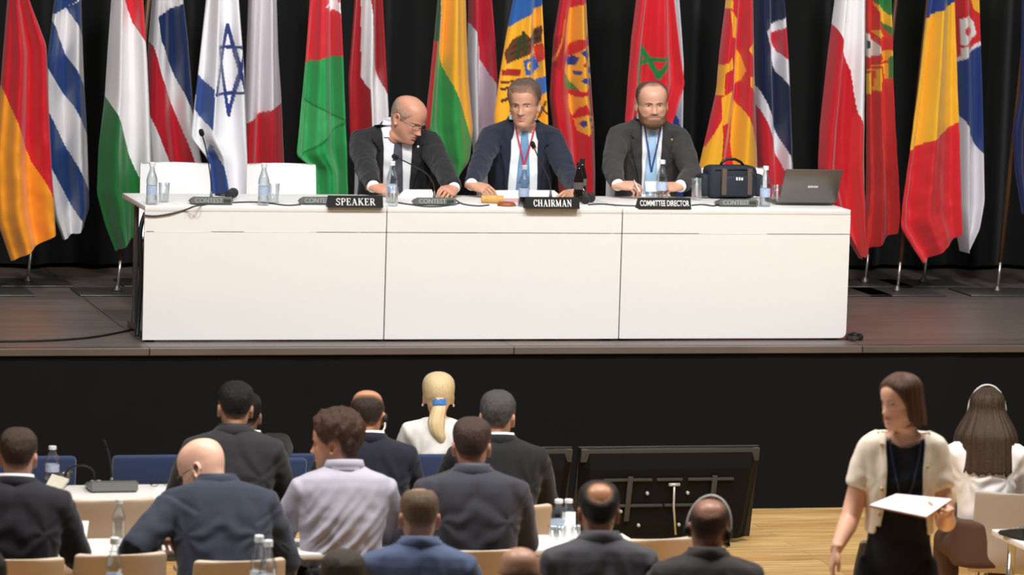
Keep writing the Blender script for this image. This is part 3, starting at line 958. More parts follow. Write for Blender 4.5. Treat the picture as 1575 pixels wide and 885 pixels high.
def sheet(label, name, cat, px_corners, z, m, thick=0.002, lift=0.0, group=None):
    """a sheet or stack of paper given by its corners on a table"""
    c = [Vector(atz(x, y, z)) for x, y in px_corners]
    o = sum(c, Vector()) / len(c)
    nz = len(c)
    v = [(p.x - o.x, p.y - o.y, 0.0005 + lift * k) for k, p in zip((0, 0, 1, 1), c)] + [(p.x - o.x, p.y - o.y, thick + lift * k) for k, p in zip((0, 0, 1, 1), c)]
    f = [tuple(range(nz)), tuple(range(2 * nz - 1, nz - 1, -1))] + [(i, (i + 1) % nz, (i + 1) % nz + nz, i + nz) for i in range(nz)]
    ob = MB().add(v, f).build(name, m, None, False)
    ob.location = (o.x, o.y, z)
    return setp(ob, label, cat, group)


def cable(label, pts, r=0.004, col=(60, 60, 58), group=None, name='cable'):
    P = catmull([tuple(p) for p in pts], 8 * len(pts))
    o = P[0].copy()
    ob = MB().tube([tuple(q - o) for q in P], r, 8).build(name, mat('cable_%d' % col[0], col, 0.5), None)
    ob.location = o
    return setp(ob, label, 'cable', group)


def headphones(label, p, rz, cup=0.028):
    t = root('headphones', label, 'headphones', p, rz, 'headphones left on the tables')
    m = mat('headphone_black', (26, 25, 25), 0.6)
    for s in (-1, 1):
        c = MB()
        c.tube([(s * 0.055 - 0.012, 0, cup), (s * 0.055 - 0.009, 0, cup), (s * 0.055 + 0.009, 0, cup), (s * 0.055 + 0.012, 0, cup)], [cup * 0.8, cup, cup, cup * 0.8], 18)
        c.build('ear_cup', m, t, 'auto')
    MB().tube([(0.055 * math.cos(a) * 1.0, 0.02 + 0.07 * math.sin(a), cup - 0.008) for a in np.linspace(0, PI, 14)], 0.004, 8).build('headband', m, t)


def stage_items():
    P = lambda x, y: tuple(atz(x, y, TT))
    PAPER = mat('paper_white', (240, 238, 234), 0.7)
    # empty white chairs behind the table, and the ones the panel sits on
    cz = [('empty white chair at the left end of the panel table', 278), ('empty white chair left of the man at the SPEAKER sign', 442),
          ('white chair behind the dark blue bag', 1143)]
    for lab, px in cz:
        w = aty(px, 300, 1.12)
        chair(lab, (w[0], 1.12, HS), PI, (240, 238, 236), top=0.855, w0=0.42, w1=0.40, group='white chairs behind the panel table')
    bottle('water bottle left of all on the panel table', P(233, 315))
    tumbler('drinking glass beside the leftmost water bottle of the panel', P(252, 311))
    bottle('water bottle in front of the second empty white chair', P(405, 316))
    tumbler('drinking glass beside the water bottle at the second empty chair', P(421, 312))
    bottle('water bottle right of the SPEAKER sign', P(602, 312))
    tumbler('drinking glass in front of the bottle right of the SPEAKER sign', P(604, 317.4))
    bottle('bottle half full of dark drink beside the CHAIRMAN sign', P(805, 318), fill=(26, 16, 16), cap=(200, 200, 204))
    bottle('water bottle before the hands of the bearded director', P(1017, 308))
    tumbler('drinking glass upright beside the water bottle of the bearded director', P(1000, 305), h=0.06)
    tumbler('tall empty glass beside the dark blue bag', P(1071, 308), h=0.125, r=0.033)
    bottle('water bottle beside the grey laptop', P(1176, 318))
    tumbler('drinking glass between the water bottle and the grey laptop', P(1194, 313))
    cola('black cola bottle standing right of the CHAIRMAN sign', P(889, 311))
    cola('black cola bottle behind the other one at the right of the CHAIRMAN', P(894, 305))
    mic_unit('microphone unit on the bare left end of the panel table', P(324, 314), 0, [(325, 303, 0), (324, 275, 0.0), (318, 235, -0.01), (311, 208, -0.03)], 0.0)
    mic_unit('microphone unit partly behind the SPEAKER sign', P(492, 314), 0, None, 0)
    mic_unit('microphone unit in front of the left fist of the man at SPEAKER', P(667, 315), 0, [(668, 302, 0.02), (667, 284, 0.02), (655, 266, 0.0), (630, 252, -0.03), (611, 243, -0.06)], 0.0, light=False)
    mic_unit('microphone unit behind the CHAIRMAN sign with long gooseneck', P(846, 314), 0, [(847, 302, 0.02), (846, 282, 0.02), (838, 262, 0.0), (827, 240, -0.02), (821, 226, -0.04)], 0.02, light=True)
    mic_unit('microphone unit in front of the dark blue bag', P(1132, 317), 0, None, 0)
    name_sign('black SPEAKER name sign', 'SPEAKER', P(546, 319), 0.305)
    name_sign('black CHAIRMAN name sign', 'CHAIRMAN', P(849, 321), 0.305)
    name_sign('black COMMITTEE DIRECTOR name sign', 'COMMITTEE DIRECTOR', P(1021, 321), 0.305, h=0.06, sans=True)
    headphones('black headphones beside the leftmost microphone unit', P(356, 306), rad(70))
    headphones('black headphones beside the black cola bottles', P(904, 313), rad(60))
    # gavel and its block
    p = P(757, 313)
    g = root('gavel', 'light wooden gavel lying in front of the CHAIRMAN papers', 'gavel', p, rad(-14))
    gm = mat('gavel_wood', (206, 158, 84), 0.4, var=0.12, vscale=20)
    hd = MB().tube([(-0.062, 0, 0.024), (-0.058, 0, 0.024), (-0.045, 0, 0.024), (-0.04, 0, 0.024), (-0.034, 0, 0.024), (0.0, 0, 0.024), (0.034, 0, 0.024), (0.04, 0, 0.024), (0.045, 0, 0.024), (0.058, 0, 0.024), (0.062, 0, 0.024)],
                   [0.017, 0.021, 0.022, 0.018, 0.0225, 0.0235, 0.0225, 0.018, 0.022, 0.021, 0.017], 16)
    hd.build('head', gm, g)
    MB().tube([(0, 0.015, 0.024), (0, 0.08, 0.020), (0, 0.20, 0.014), (0, 0.215, 0.014)], [0.007, 0.006, 0.010, 0.006], 10).build('handle', gm, g)
    b = MB().lathe([(0.001, 0), (0.05, 0), (0.052, 0.006), (0.048, 0.014), (0.04, 0.022), (0.001, 0.022)], (0, 0, 0), 24).build('sound_block', mat('block_wood', (150, 84, 46), 0.4, var=0.1), None)
    b.location = P(779, 317)
    setp(b, 'brown wooden sound block beside the gavel', 'sound block')
    # papers
    sheet('white papers under the hands of the man at SPEAKER', 'paper_sheets', 'paper', [(612, 304), (668, 304), (664, 297), (622, 297)], TT, PAPER, 0.008, 0.012)
    sheet('long white papers before the man at CHAIRMAN', 'paper_sheets', 'paper', [(748, 304), (866, 306), (852, 297), (742, 297)], TT, PAPER, 0.006, 0.010)
    sheet('pink edged leaflet under the bottle half full of dark drink', 'leaflet', 'paper', [(772, 311), (806, 312), (806, 306), (776, 306)], TT, mat('leaflet_pink', (214, 170, 170), 0.6), 0.003)
    sheet('white paper before the bearded man at COMMITTEE DIRECTOR', 'paper_sheets', 'paper', [(985, 307), (1034, 308), (1030, 300), (988, 300)], TT, PAPER, 0.004)
    # cables on the table
    q = lambda x, y, dz=0.004: Vector(atz(x, y, TT)) + Vector((0, 0, dz))
    fr = lambda x, y: Vector(aty(x, y, -0.008))
    cable('grey cable hanging over the front of the leftmost panel table', [fr(220, 331), fr(238, 332.5), fr(262, 329), fr(285, 323), q(300, 319, 0.006), q(318, 315.5, 0.004)], 0.0045)
    cable('grey cable from the leftmost microphone unit to the second one', [q(356, 313), q(385, 312), q(408, 313), q(440, 317), q(462, 316)], 0.004)
    cable('grey cable looping before the microphone unit of the man at SPEAKER', [q(612, 313), q(632, 316), q(655, 319), q(680, 318.5), q(706, 314)], 0.004)
    cable('grey cable looping past the gavel', [q(700, 308), q(712, 315), q(735, 318), q(752, 316.5)], 0.004)
    cable('grey cable running left of the COMMITTEE DIRECTOR sign', [q(905, 316), q(925, 315), q(950, 317), q(978, 318)], 0.004)
    cable('grey cable running right of the COMMITTEE DIRECTOR sign', [q(1064, 317), q(1080, 316), q(1098, 318), q(1104, 315)], 0.004)
    # laptop
    p = atz(1240, 316.5, TT)
    lt = root('laptop', 'open grey laptop with its back to the hall at the table end', 'laptop', (p[0], p[1] - 0.02, TT), rad(-2))
    lm = mat('laptop_grey', (112, 108, 104), 0.35, 0.6)
    MB().box((0.0, 0.17, 0.011), (0.335, 0.24, 0.018), bev=0.005).build('base', lm, lt, 'auto')
    Rm = Matrix.Rotation(rad(30), 3, 'X')
    MB().box((0, -0.055, 0.118), (0.335, 0.007, 0.226), Rm, bev=0.003).build('lid', lm, lt, 'auto')
    MB().box((0, -0.0512, 0.119), (0.30, 0.002, 0.19), Rm).build('screen', mat('screen_dark', (20, 22, 28), 0.2), lt, False)
    tm = text_mesh('asus', 0.026, 0.0004, 0.0008, 1.35)
    for v in tm.vertices:
        v.co = Rm @ (v.co + Vector((0.0, -0.0042, 0.0))) + Vector((0.012, -0.055, 0.118))
    link_mesh('logo', tm, mat('logo_light', (232, 232, 230), 0.4), lt, False)
    # bag
    p = atz(1126, 306, TT)
    bg = root('shoulder_bag', 'dark blue padded bag with brown straps on the table', 'bag', (p[0], p[1] + 0.06, TT), rad(4))
    nv = mat('bag_navy', (34, 38, 48), 0.75, var=0.1, vscale=60, bump=0.1, bscale=200)
    b0 = MB().box((0, 0, 0.095), (0.30, 0.15, 0.186), bev=0.035)
    b0.build('body', nv, bg)
    MB().box((0.0, -0.082, 0.075), (0.17, 0.03, 0.12), bev=0.014).build('front_pocket', nv, bg)
    for sx in (-0.165, 0.165):
        MB().box((sx, 0, 0.075), (0.05, 0.11, 0.13), bev=0.018).build('side_pocket', nv, bg)
    br = mat('strap_brown', (92, 76, 66), 0.7)
    for sx in (-0.068, 0.088):
        MB().box((sx, -0.0845 if sx < 0 else -0.085, 0.10), (0.030, 0.03, 0.15), bev=0.006).build('strap', br, bg, 'auto')
    MB().box((0.098, -0.103, 0.152), (0.022, 0.006, 0.014), bev=0.002).build('buckle', CHROME(), bg, 'auto')
    MB().tube([(-0.06, 0, 0.184), (-0.05, 0, 0.205), (-0.02, 0, 0.222), (0.03, 0, 0.222), (0.065, 0, 0.206), (0.085, 0, 0.184)], 0.008, 8).build('handle', BLACKP(), bg)
    MB().tube([(-0.12, -0.078, 0.168), (0.0, -0.0775, 0.172), (0.12, -0.078, 0.168)], 0.003, 6).build('zip', BLACKP(), bg)
    lg = MB().box((0.006, -0.099, 0.118), (0.012, 0.004, 0.018), bev=0.001).box((0.022, -0.099, 0.118), (0.010, 0.004, 0.018), bev=0.001).box((0.037, -0.099, 0.117), (0.012, 0.004, 0.016), bev=0.001)
    lg.build('logo', mat('bag_logo', (216, 214, 208), 0.5), bg, 'auto')
    # cables on the stage floor
    s = lambda x, y: Vector(atz(x, y, HS)) + Vector((0, 0, 0.006))
    cable('black cable lying on the stage floor at the far left', [s(-40, 527), s(60, 526), s(130, 522), s(180, 514), s(205, 508), s(216, 506)], 0.006, (20, 20, 20))
    rng = random.Random(4)
    cb = []
    for i in range(26):
        a = i * 0.9
        cb.append(s(1313 + 12 * math.cos(a) + 3 * rng.random(), 522 + 3.5 * math.sin(a)) + Vector((0, 0, 0.02 * rng.random())))
    cable('tangle of dark cable on the stage at the right end of the table', cb, 0.005, (46, 46, 44), name='cable_tangle')
    # bundle under the left end of the table
    cable('dark cable bundle hanging under the left end of the panel table', [Vector((0.03, 0.14, TT - 0.05)), Vector((0.0, 0.12, TT - 0.16)), Vector((0.012, 0.13, TT - 0.40)), Vector((0.0, 0.12, HS + 0.12)), Vector((-0.01, 0.10, HS + 0.02))], 0.012, (30, 30, 32), name='cable_bundle')


def monitors():
    dark = mat('monitor_black', (20, 20, 20), 0.6, spec=0.15)
    edge = mat('monitor_edge', (66, 66, 64), 0.4, spec=0.4)
    steel = mat('bracket_steel', (196, 194, 188), 0.4, 0.3)
    for lab, cx, rz in (('large black monitor on the floor at right, seen from behind with brackets', 1017, 0.0), ('black floor monitor mostly hidden behind the seated grey haired man', 728, 0.0)):
        B = atz(cx, 836, 0.0)
        if cx < 900:
            B = atz(cx, 840, 0.0)
        t = root('floor_monitor', lab, 'monitor', (B[0], B[1], 0), rz, 'floor monitors facing the stage')
        w, h, d = 0.985, 0.515, 0.06
        tilt = rad(13)   # the top leans towards the hall
        Rm = Matrix.Rotation(tilt, 3, 'X')
        T = lambda p: Rm @ Vector(p) + Vector((0, 0, 0.02))
        # body: bevelled back, narrower at the bottom
        secs = [(0.0, 0, w * 0.93, d * 0.35), (0.03, 0, w * 0.94, d * 0.8), (0.10, 0, w * 0.95, d), (h - 0.10, 0, w * 0.99, d), (h - 0.03, 0, w, d * 0.6), (h, 0, w, d * 0.45)]
        rings = []
        for z, _, ww, dd in secs:
            rings.append([T(q) for q in ((-ww / 2, 0.02, z), (-ww / 2 + 0.05, 0.02 - dd, z), (ww / 2 - 0.05, 0.02 - dd, z), (ww / 2, 0.02, z))])
        MB().add(*loft(rings)).build('back_cover', dark, t, False)
        mb = MB()
        mb.box(T((0, 0.03, h / 2)), (w * 1.0, 0.02, h), Rm, bev=0.004)
        mb.build('screen', mat('screen_dark', (20, 22, 28), 0.2), t, 'auto')
        MB().box(T((0, -0.002, h - 0.035)), (w * 0.985, 0.022, 0.07), Rm, bev=0.003).build('top_bezel', edge, t, 'auto')
        sb = MB()
        for k in range(6):
            sb.lathe([(0.001, 0), (0.004, 0), (0.004, 0.004), (0.001, 0.004)], T((-0.42 + 0.168 * k, -0.014, h - 0.035)), 8)
        sb.build('screws', BLACKP(), t, False)
        y = -d + 0.012
        for zz, spans in ((h - 0.155, ((-0.36, -0.10), (-0.075, 0.065), (0.095, 0.345))), (h - 0.30, ((-0.30, -0.03), (-0.02, 0.30)))):
            for a, b in spans:
                MB().box(T(((a + b) / 2, y, zz)), (b - a, 0.018, 0.02 if zz > 0.4 else 0.013), Rm, bev=0.003).build('bracket_rail', steel if zz > 0.4 else edge, t, 'auto')
        for sx in (-0.22, 0.24):
            MB().box(T((sx, y - 0.004, h - 0.26)), (0.028, 0.016, 0.25), Rm, bev=0.003).build('bracket_arm', edge, t, 'auto')
        MB().tube([T((0.02, y - 0.015, h - 0.19)), T((0.025, y - 0.025, h - 0.30)), T((0.05, y - 0.03, 0.06))], 0.006, 8).build('support_rod', steel, t)
        MB().tube([T((-0.01, y - 0.012, h - 0.18)), T((0.05, y - 0.012, h - 0.18))], 0.009, 8).build('rod_clamp', steel, t)
        for sx, zz in ((-0.30, h - 0.33), (-0.255, h - 0.33), (-0.275, h - 0.345), (-0.31, h - 0.37), (-0.12, h - 0.23), (0.10, h - 0.23), (-0.15, h - 0.41), (0.07, h - 0.41)):
            MB().tube([T((sx, y + 0.004, zz)), T((sx, y - 0.012, zz))], 0.009, 10).build('knob', steel, t)
        # feet
        for sx in (-0.32, 0.32):
            MB().tube([T((sx, -0.02, 0.16)), (sx, -0.16, 0.012), (sx, 0.02, 0.012), T((sx, 0.0, 0.05))], 0.009, 8).build('foot', dark, t)


def hall_items():
    A = lambda x, y, z=0.74: tuple(atz(x, y, z))
    # desks of the audience rows
    desk('white desk of the front row, carrying the dark microphone unit', -1.62, -0.30, -4.06, -3.66)
    desk('white desk of the front row before the bald man in navy', -0.27, 1.10, -4.08, -3.68)
    desk('white desk of the second row with the tall bottle and loose papers', -1.70, -0.36, -5.42, -5.03)
    xr = atz(966, 826, 0.74)[0]
    desk('white desk of the second row with the bottle cluster', -0.33, xr, -5.46, -5.10)
    desk('white desk of the third row before the man in the blue suit', -1.15, 1.42, -6.82, -6.36)
    p = atz(1525, 814.5, 0.74)
    desk('white desk at the right edge of the photo with chrome legs', p[0], p[0] + 1.2, p[1] - 0.45, p[1])
    # blue chairs before the stage
    for px, lab in ((28, 'blue chair at the far left of the front, behind the water bottle'), (236, 'empty blue chair behind the dark microphone unit'), (487, 'blue chair left of the bald man in navy')):
        q = aty(px, 700, -2.72)
        chair(lab, (q[0], -2.72, 0), 0, (34, 54, 94), top=0.765, w0=0.42, w1=0.42, kind='pad', group='blue chairs before the stage')
    tan = (200, 181, 160)
    grp = 'tan chairs of the audience'
    tc = lambda lab, px, y, row, rz=rad(5): (lambda q: chair(lab, (q[0], q[1] + 0.25, 0), rz, tan, top=0.80, group=grp))(aty(px, y, row))
    tc('empty tan chair with the tall bottle before its back', 172, 765, -4.45)
    tc('tan chair with a blurred bottle before its back at lower left', 183, 853, -5.76)
    tc('empty tan chair in front of the large monitor', 1008, 832, -5.60, rad(8))
    # items on the front row desk
    mic_unit('dark microphone unit on the front row desk', A(171, 754), rad(180), [(172, 742, 0), (171, 722, 0.0), (168, 700, 0.0), (164, 688, 0.0)], 0.0, text=False, col=(116, 120, 117), w=0.215, big=True, group='microphone units of the audience')
    bottle('water bottle beside the notepad on the front row desk', A(80, 738), h=0.15 + 0.0, r=0.034)
    tumbler('low glass behind the notepad on the front row desk', A(98, 738), h=0.04, r=0.038)
    note = mat('paper_cream', (222, 218, 200), 0.7)
    sheet('open notepad beside the short haired man at the left', 'notepad', 'notepad', [(68, 754), (92, 757), (106, 748), (80, 740)], 0.74, note, 0.012, 0.02)
    sheet('white papers beside the arm of the bald man in glasses', 'paper_sheets', 'paper', [(232, 768), (262, 770), (262, 752), (240, 752)], 0.74, mat('paper_white', (240, 238, 234), 0.7), 0.004)
    q = lambda x, y, z=0.745: Vector(atz(x, y, z))
    cable('dark cable arching behind the dark microphone unit', [q(145, 742), q(144, 726, 0.80), q(134, 718, 0.83), q(118, 717, 0.83), q(104, 724, 0.80), q(98, 742)], 0.004, (38, 38, 38))
    # spectacles on that desk
    g = root('spectacles', 'folded spectacles on the front row desk', 'glasses', A(248, 749), rad(10))
    for sx in (-1, 1):
        MB().tube([(sx * 0.032 + 0.022 * math.cos(a), 0, 0.02 + 0.017 * math.sin(a)) for a in np.linspace(0, 2 * PI, 17)], 0.0015, 6).build('rim', BLACKP(), g)
        MB().tube([(sx * 0.055, 0, 0.028), (sx * 0.05, 0.02, 0.02), (-sx * 0.04, 0.03, 0.006)], 0.0015, 6).build('temple', BLACKP(), g)
    # second row desk
    bottle('tall clear bottle before the empty tan chair', A(182, 838), h=0.185, r=0.029, lab=None, cap=(200, 196, 190))
    sheet('white card standing beside the arm of the short haired man', 'paper_card', 'paper', [(124, 846), (132, 838), (136, 829), (126, 829)], 0.74, mat('paper_mint', (226, 236, 232), 0.7), 0.004, 0.07)
    sheet('white papers in front of the tall clear bottle', 'paper_sheets', 'paper', [(130, 850), (184, 850), (184, 840), (134, 840)], 0.74, mat('paper_white', (240, 238, 234), 0.7), 0.006)
    headphones('small headphones on the desk left of the white shirt', A(432, 840), rad(100), cup=0.022)
    bottle('water bottle in the cluster left of the bald crowned man', A(858, 825), h=0.155, r=0.034)
    bottle('second water bottle in the cluster, behind the printed card', A(873, 823), h=0.15, r=0.034)
    sheet('printed white card leaning in the bottle cluster', 'paper_card', 'paper', [(864, 828), (884, 828), (884, 825), (864, 825)], 0.74, mat('paper_white', (240, 238, 234), 0.7), 0.003, 0.10)
    for i, (x, y) in enumerate(((850, 830), (862, 831), (874, 831), (886, 829))):
        tumbler(['drinking glass at the left of the bottle cluster row', 'drinking glass second from left in the bottle cluster row', 'drinking glass third from left in the bottle cluster row', 'drinking glass at the right of the bottle cluster row'][i], A(x, y), h=0.06, r=0.02)
    # third row desk (only tops in the frame)
    bottle('blurred bottle top before the tan chair at lower left', tuple(aty(176, 862, -6.45) * np.array([1, 1, 0]) + np.array([0, 0, 0.74])), h=0.25, r=0.034)
    bottle('left one of two bottles by the lower edge, under the white shirt arm', tuple(aty(398, 860, -6.45) * np.array([1, 1, 0]) + np.array([0, 0, 0.74])), h=0.25, r=0.034, lab=(190, 196, 206))
    bottle('right one of two bottles by the lower edge, under the white shirt arm', tuple(aty(412, 866, -6.50) * np.array([1, 1, 0]) + np.array([0, 0, 0.74])), h=0.24, r=0.034, lab=(190, 196, 206))
    b = aty(487, 884, -6.50)
    mic_unit('microphone with a slanting thin neck at the lower edge', (b[0] + 0.02, -6.50, 0.74), rad(180), [(490, 892, 0), (474, 872, 0), (456, 856, 0), (444, 846, 0)], 0.0, text=False, col=(78, 82, 80), w=0.20, big=True, group='microphone units of the audience')
    # right desk
    mic_unit('dark microphone unit on the desk at the right edge', A(1580, 826), rad(200), None, 0, text=False, col=(50, 52, 52), w=0.20, big=True, group='microphone units of the audience')
    # the dark chair behind the standing woman
    q = aty(1335, 760, -5.6)
    chair('chair with chrome legs behind the standing woman', (q[0], -5.45, 0), rad(30), (60, 56, 54), top=0.80, group='chairs at the right side')


def lights():
    w = bpy.data.worlds.new('W')
    S.world = w
    w.use_nodes = True
    w.node_tree.nodes['Background'].inputs['Color'].default_value = (1, 0.96, 0.9, 1)
    w.node_tree.nodes['Background'].inputs['Strength'].default_value = 0.11

    def area(name, loc, tgt, size, power, col=(0.985, 0.99, 1.0), sy=None, spread=140):
        l = bpy.data.lights.new(name, 'AREA')
        l.energy = power
        l.color = col
        l.shape = 'RECTANGLE'
        l.size = size
        l.size_y = sy or size
        l.spread = rad(spread)
        o = bpy.data.objects.new(name, l)
        COL.objects.link(o)
        o.location = loc
        d = Vector(tgt) - Vector(loc)
        o.rotation_euler = d.to_track_quat('-Z', 'Y').to_euler()
        return o
    # stage front lights on a bar over the audience
    for x in (-2.0, 0.8, 3.6, 6.0):
        area('stage_front_light', (x - 0.7, -5.2, 7.3), (x + 0.3, 1.6, 1.9), 0.8, 66, spread=75)
    # stage top lights
    area('stage_top_light', (2.0, 0.6, 6.2), (2.0, 1.2, HS), 4.5, 45, sy=1.0)
    # hall ceiling lights
    for x in (-1.2, 1.2, 3.6):
        area('hall_ceiling_light', (x, -6.2, 5.2), (x, -5.6, 0), 1.1, 108, (1, 0.95, 0.89), spread=120)


def camera():
    c = bpy.data.cameras.new('Camera')
    o = bpy.data.objects.new('Camera', c)
    COL.objects.link(o)
    M = Matrix(((_r[0], _u[0], -_f[0], CAM[0]), (_r[1], _u[1], -_f[1], CAM[1]), (_r[2], _u[2], -_f[2], CAM[2]), (0, 0, 0, 1)))
    o.matrix_world = M
    c.sensor_width = 36
    c.sensor_fit = 'HORIZONTAL'
    c.lens = FPX / IW * 36
    c.clip_end = 200
    c.dof.use_dof = True
    c.dof.focus_distance = 22.6
    c.dof.aperture_fstop = 4.5
    S.camera = o
    S.view_settings.view_transform = 'Standard'
    S.view_settings.look = 'None'
    S.view_settings.gamma = 1
    S.view_settings.exposure = 0.0
    S.view_settings.use_curve_mapping = False

# ------------------------------------------------------------------ people
HR = [  # head rings, top to neck: front z, front y, back z, back y, half width  (metres; head 0.235 high; face towards +y)
    (0.2345, 0.012, 0.2345, -0.022, 0.018), (0.231, 0.026, 0.231, -0.036, 0.032), (0.222, 0.050, 0.222, -0.060, 0.051), (0.208, 0.071, 0.208, -0.080, 0.065),
    (0.190, 0.0865, 0.190, -0.093, 0.0735), (0.170, 0.0945, 0.170, -0.099, 0.0765), (0.150, 0.097, 0.150, -0.1005, 0.0765), (0.130, 0.0965, 0.132, -0.098, 0.0742),
    (0.110, 0.0925, 0.116, -0.093, 0.0725), (0.090, 0.0935, 0.102, -0.087, 0.0705), (0.070, 0.0955, 0.088, -0.080, 0.0685), (0.050, 0.0960, 0.074, -0.074, 0.0650),
    (0.030, 0.0950, 0.060, -0.0700, 0.0590), (0.014, 0.0930, 0.048, -0.0680, 0.0530), (0.003, 0.0850, 0.040, -0.0670, 0.0520), (-0.004, 0.0640, 0.030, -0.0675, 0.0560),
    (-0.012, 0.0430, 0.018, -0.0690, 0.0610), (-0.024, 0.0310, -0.005, -0.0710, 0.0640)]
NR, NA = 92, 84
ANG = np.linspace(0, 2 * PI, NA, endpoint=False)


def head_grid(jaw=1.0, wide=1.0, nose=1.0, fem=0.0):
    H = np.array(HR)
    H[:, 4] *= wide
    H[9:16, 4] *= 1 - 0.09 * fem + (jaw - 1)
    H[15:, 4] *= 1 - 0.12 * fem
    G = catmull(H, NR)
    ca, sa = np.cos(ANG), np.sin(ANG)
    n = 2.25
    sx = np.sign(sa) * np.abs(sa) ** (2 / n)
    sy = np.sign(ca) * np.abs(ca) ** (2 / n)
    P = np.zeros((NR, NA, 3))
    for i, (zf, yf, zb, yb, w) in enumerate(G):
        t = (sy + 1) / 2
        # the widest point lies a little behind the middle
        mid = (yf + yb) / 2 - 0.006
        y = np.where(sy > 0, mid + (yf - mid) * sy, mid + (mid - yb) * sy)
        P[i, :, 0] = w * sx
        P[i, :, 1] = y
        P[i, :, 2] = zb + (zf - zb) * t
    x, y, z = P[..., 0], P[..., 1], P[..., 2]
    fr = sstep(0.15, 0.6, np.broadcast_to(ca, x.shape))
    g = lambda cx, cz, sx_, sz_: np.exp(-((x - cx) / sx_) ** 2 - ((z - cz) / sz_) ** 2)
    g2 = lambda cx, cz, sx_, sz_: g(cx, cz, sx_, sz_) + g(-cx, cz, sx_, sz_)
    d = np.zeros_like(x)
    prof = np.interp(z, [0.066, 0.072, 0.078, 0.084, 0.095, 0.110, 0.122, 0.134], [0, 0.012, 0.024, 0.026, 0.019, 0.011, 0.006, 0.0]) * nose
    wid = np.interp(z, [0.07, 0.085, 0.105, 0.13], [0.013, 0.0125, 0.0095, 0.010])
    d += prof * np.exp(-(x / wid) ** 2)
    d += 0.008 * nose * g2(0.0125, 0.079, 0.006, 0.006)
    d += -0.0125 * g2(0.030, 0.119, 0.0145, 0.0105)
    d += 0.0075 * g2(0.031, 0.1175, 0.0105, 0.0070)
    d += -0.0025 * g2(0.031, 0.1115, 0.012, 0.002) - 0.003 * g2(0.031, 0.1265, 0.013, 0.0022)
    d += 0.0045 * (1 - 0.6 * fem) * g2(0.026, 0.134, 0.020, 0.006)
    d += 0.005 * g2(0.043, 0.094, 0.016, 0.014)
    d += -0.004 * g2(0.040, 0.062, 0.012, 0.016)
    d += 0.0065 * g(0, 0.0585, 0.019, 0.0052) + 0.0075 * g(0, 0.0462, 0.016, 0.0055) - 0.0045 * g(0, 0.0522, 0.024, 0.0020)
    d += -0.0035 * g(0, 0.0365, 0.018, 0.005) + 0.0055 * g(0, 0.018, 0.017, 0.012)
    d += -0.0018 * g(0, 0.066, 0.004, 0.005)
    d += -0.002 * g2(0.026, 0.068, 0.004, 0.010)
    P[..., 1] += d * fr
    return P


def grid_normals(P):
    du = np.roll(P, -1, 1) - np.roll(P, 1, 1)
    dv = np.gradient(P, axis=0)
    n = np.cross(du, dv)
    n /= np.linalg.norm(n, axis=-1, keepdims=True) + 1e-12
    c = P.mean((0, 1))
    if ((P - c) * n).sum() < 0:
        n = -n
    return n


def rot3(yaw=0, pitch=0, roll=0):
    """yaw > 0 turns to the person's left, pitch > 0 looks down, roll > 0 tips to the right shoulder"""
    return np.array(Matrix.Rotation(rad(yaw), 3, 'Z') @ Matrix.Rotation(rad(-pitch), 3, 'X') @ Matrix.Rotation(rad(roll), 3, 'Y'))


def ear_mesh(side, wide):
    NRR, NS = 9, 22
    rr = [0.02, 0.25, 0.45, 0.62, 0.78, 0.90, 1.0, 1.0]
    xo = [0.004, 0.004, 0.006, 0.012, 0.017, 0.018, 0.013, 0.004]
    rings = []
    for r, xx in zip(rr, xo):
        ring = []
        for k in range(NS):
            a = 2 * PI * k / NS
            yy = 0.0175 * math.cos(a) * r * (1.12 if math.sin(a) > 0 else 0.82)
            zz = 0.031 * math.sin(a) * r
            yy -= 0.22 * zz * -1 * -1
            lift = 0.007 * (0.5 - 0.5 * math.cos(a)) * (r ** 2)
            ring.append((side * (0.0650 * wide + xx + lift), -0.008 + yy, 0.104 + zz))
        rings.append(ring)
    rings.append([(side * 0.054 * wide, p[1] * 0.8 - 0.003, 0.104 + (p[2] - 0.104) * 0.8) for p in rings[-1]])
    v, f = loft(rings)
    return v, f


def tube_rings(pts, radii, seg=14, flat=1.0):
    mb = MB()
    mb.tube(pts, radii, seg)
    return mb.v, mb.f


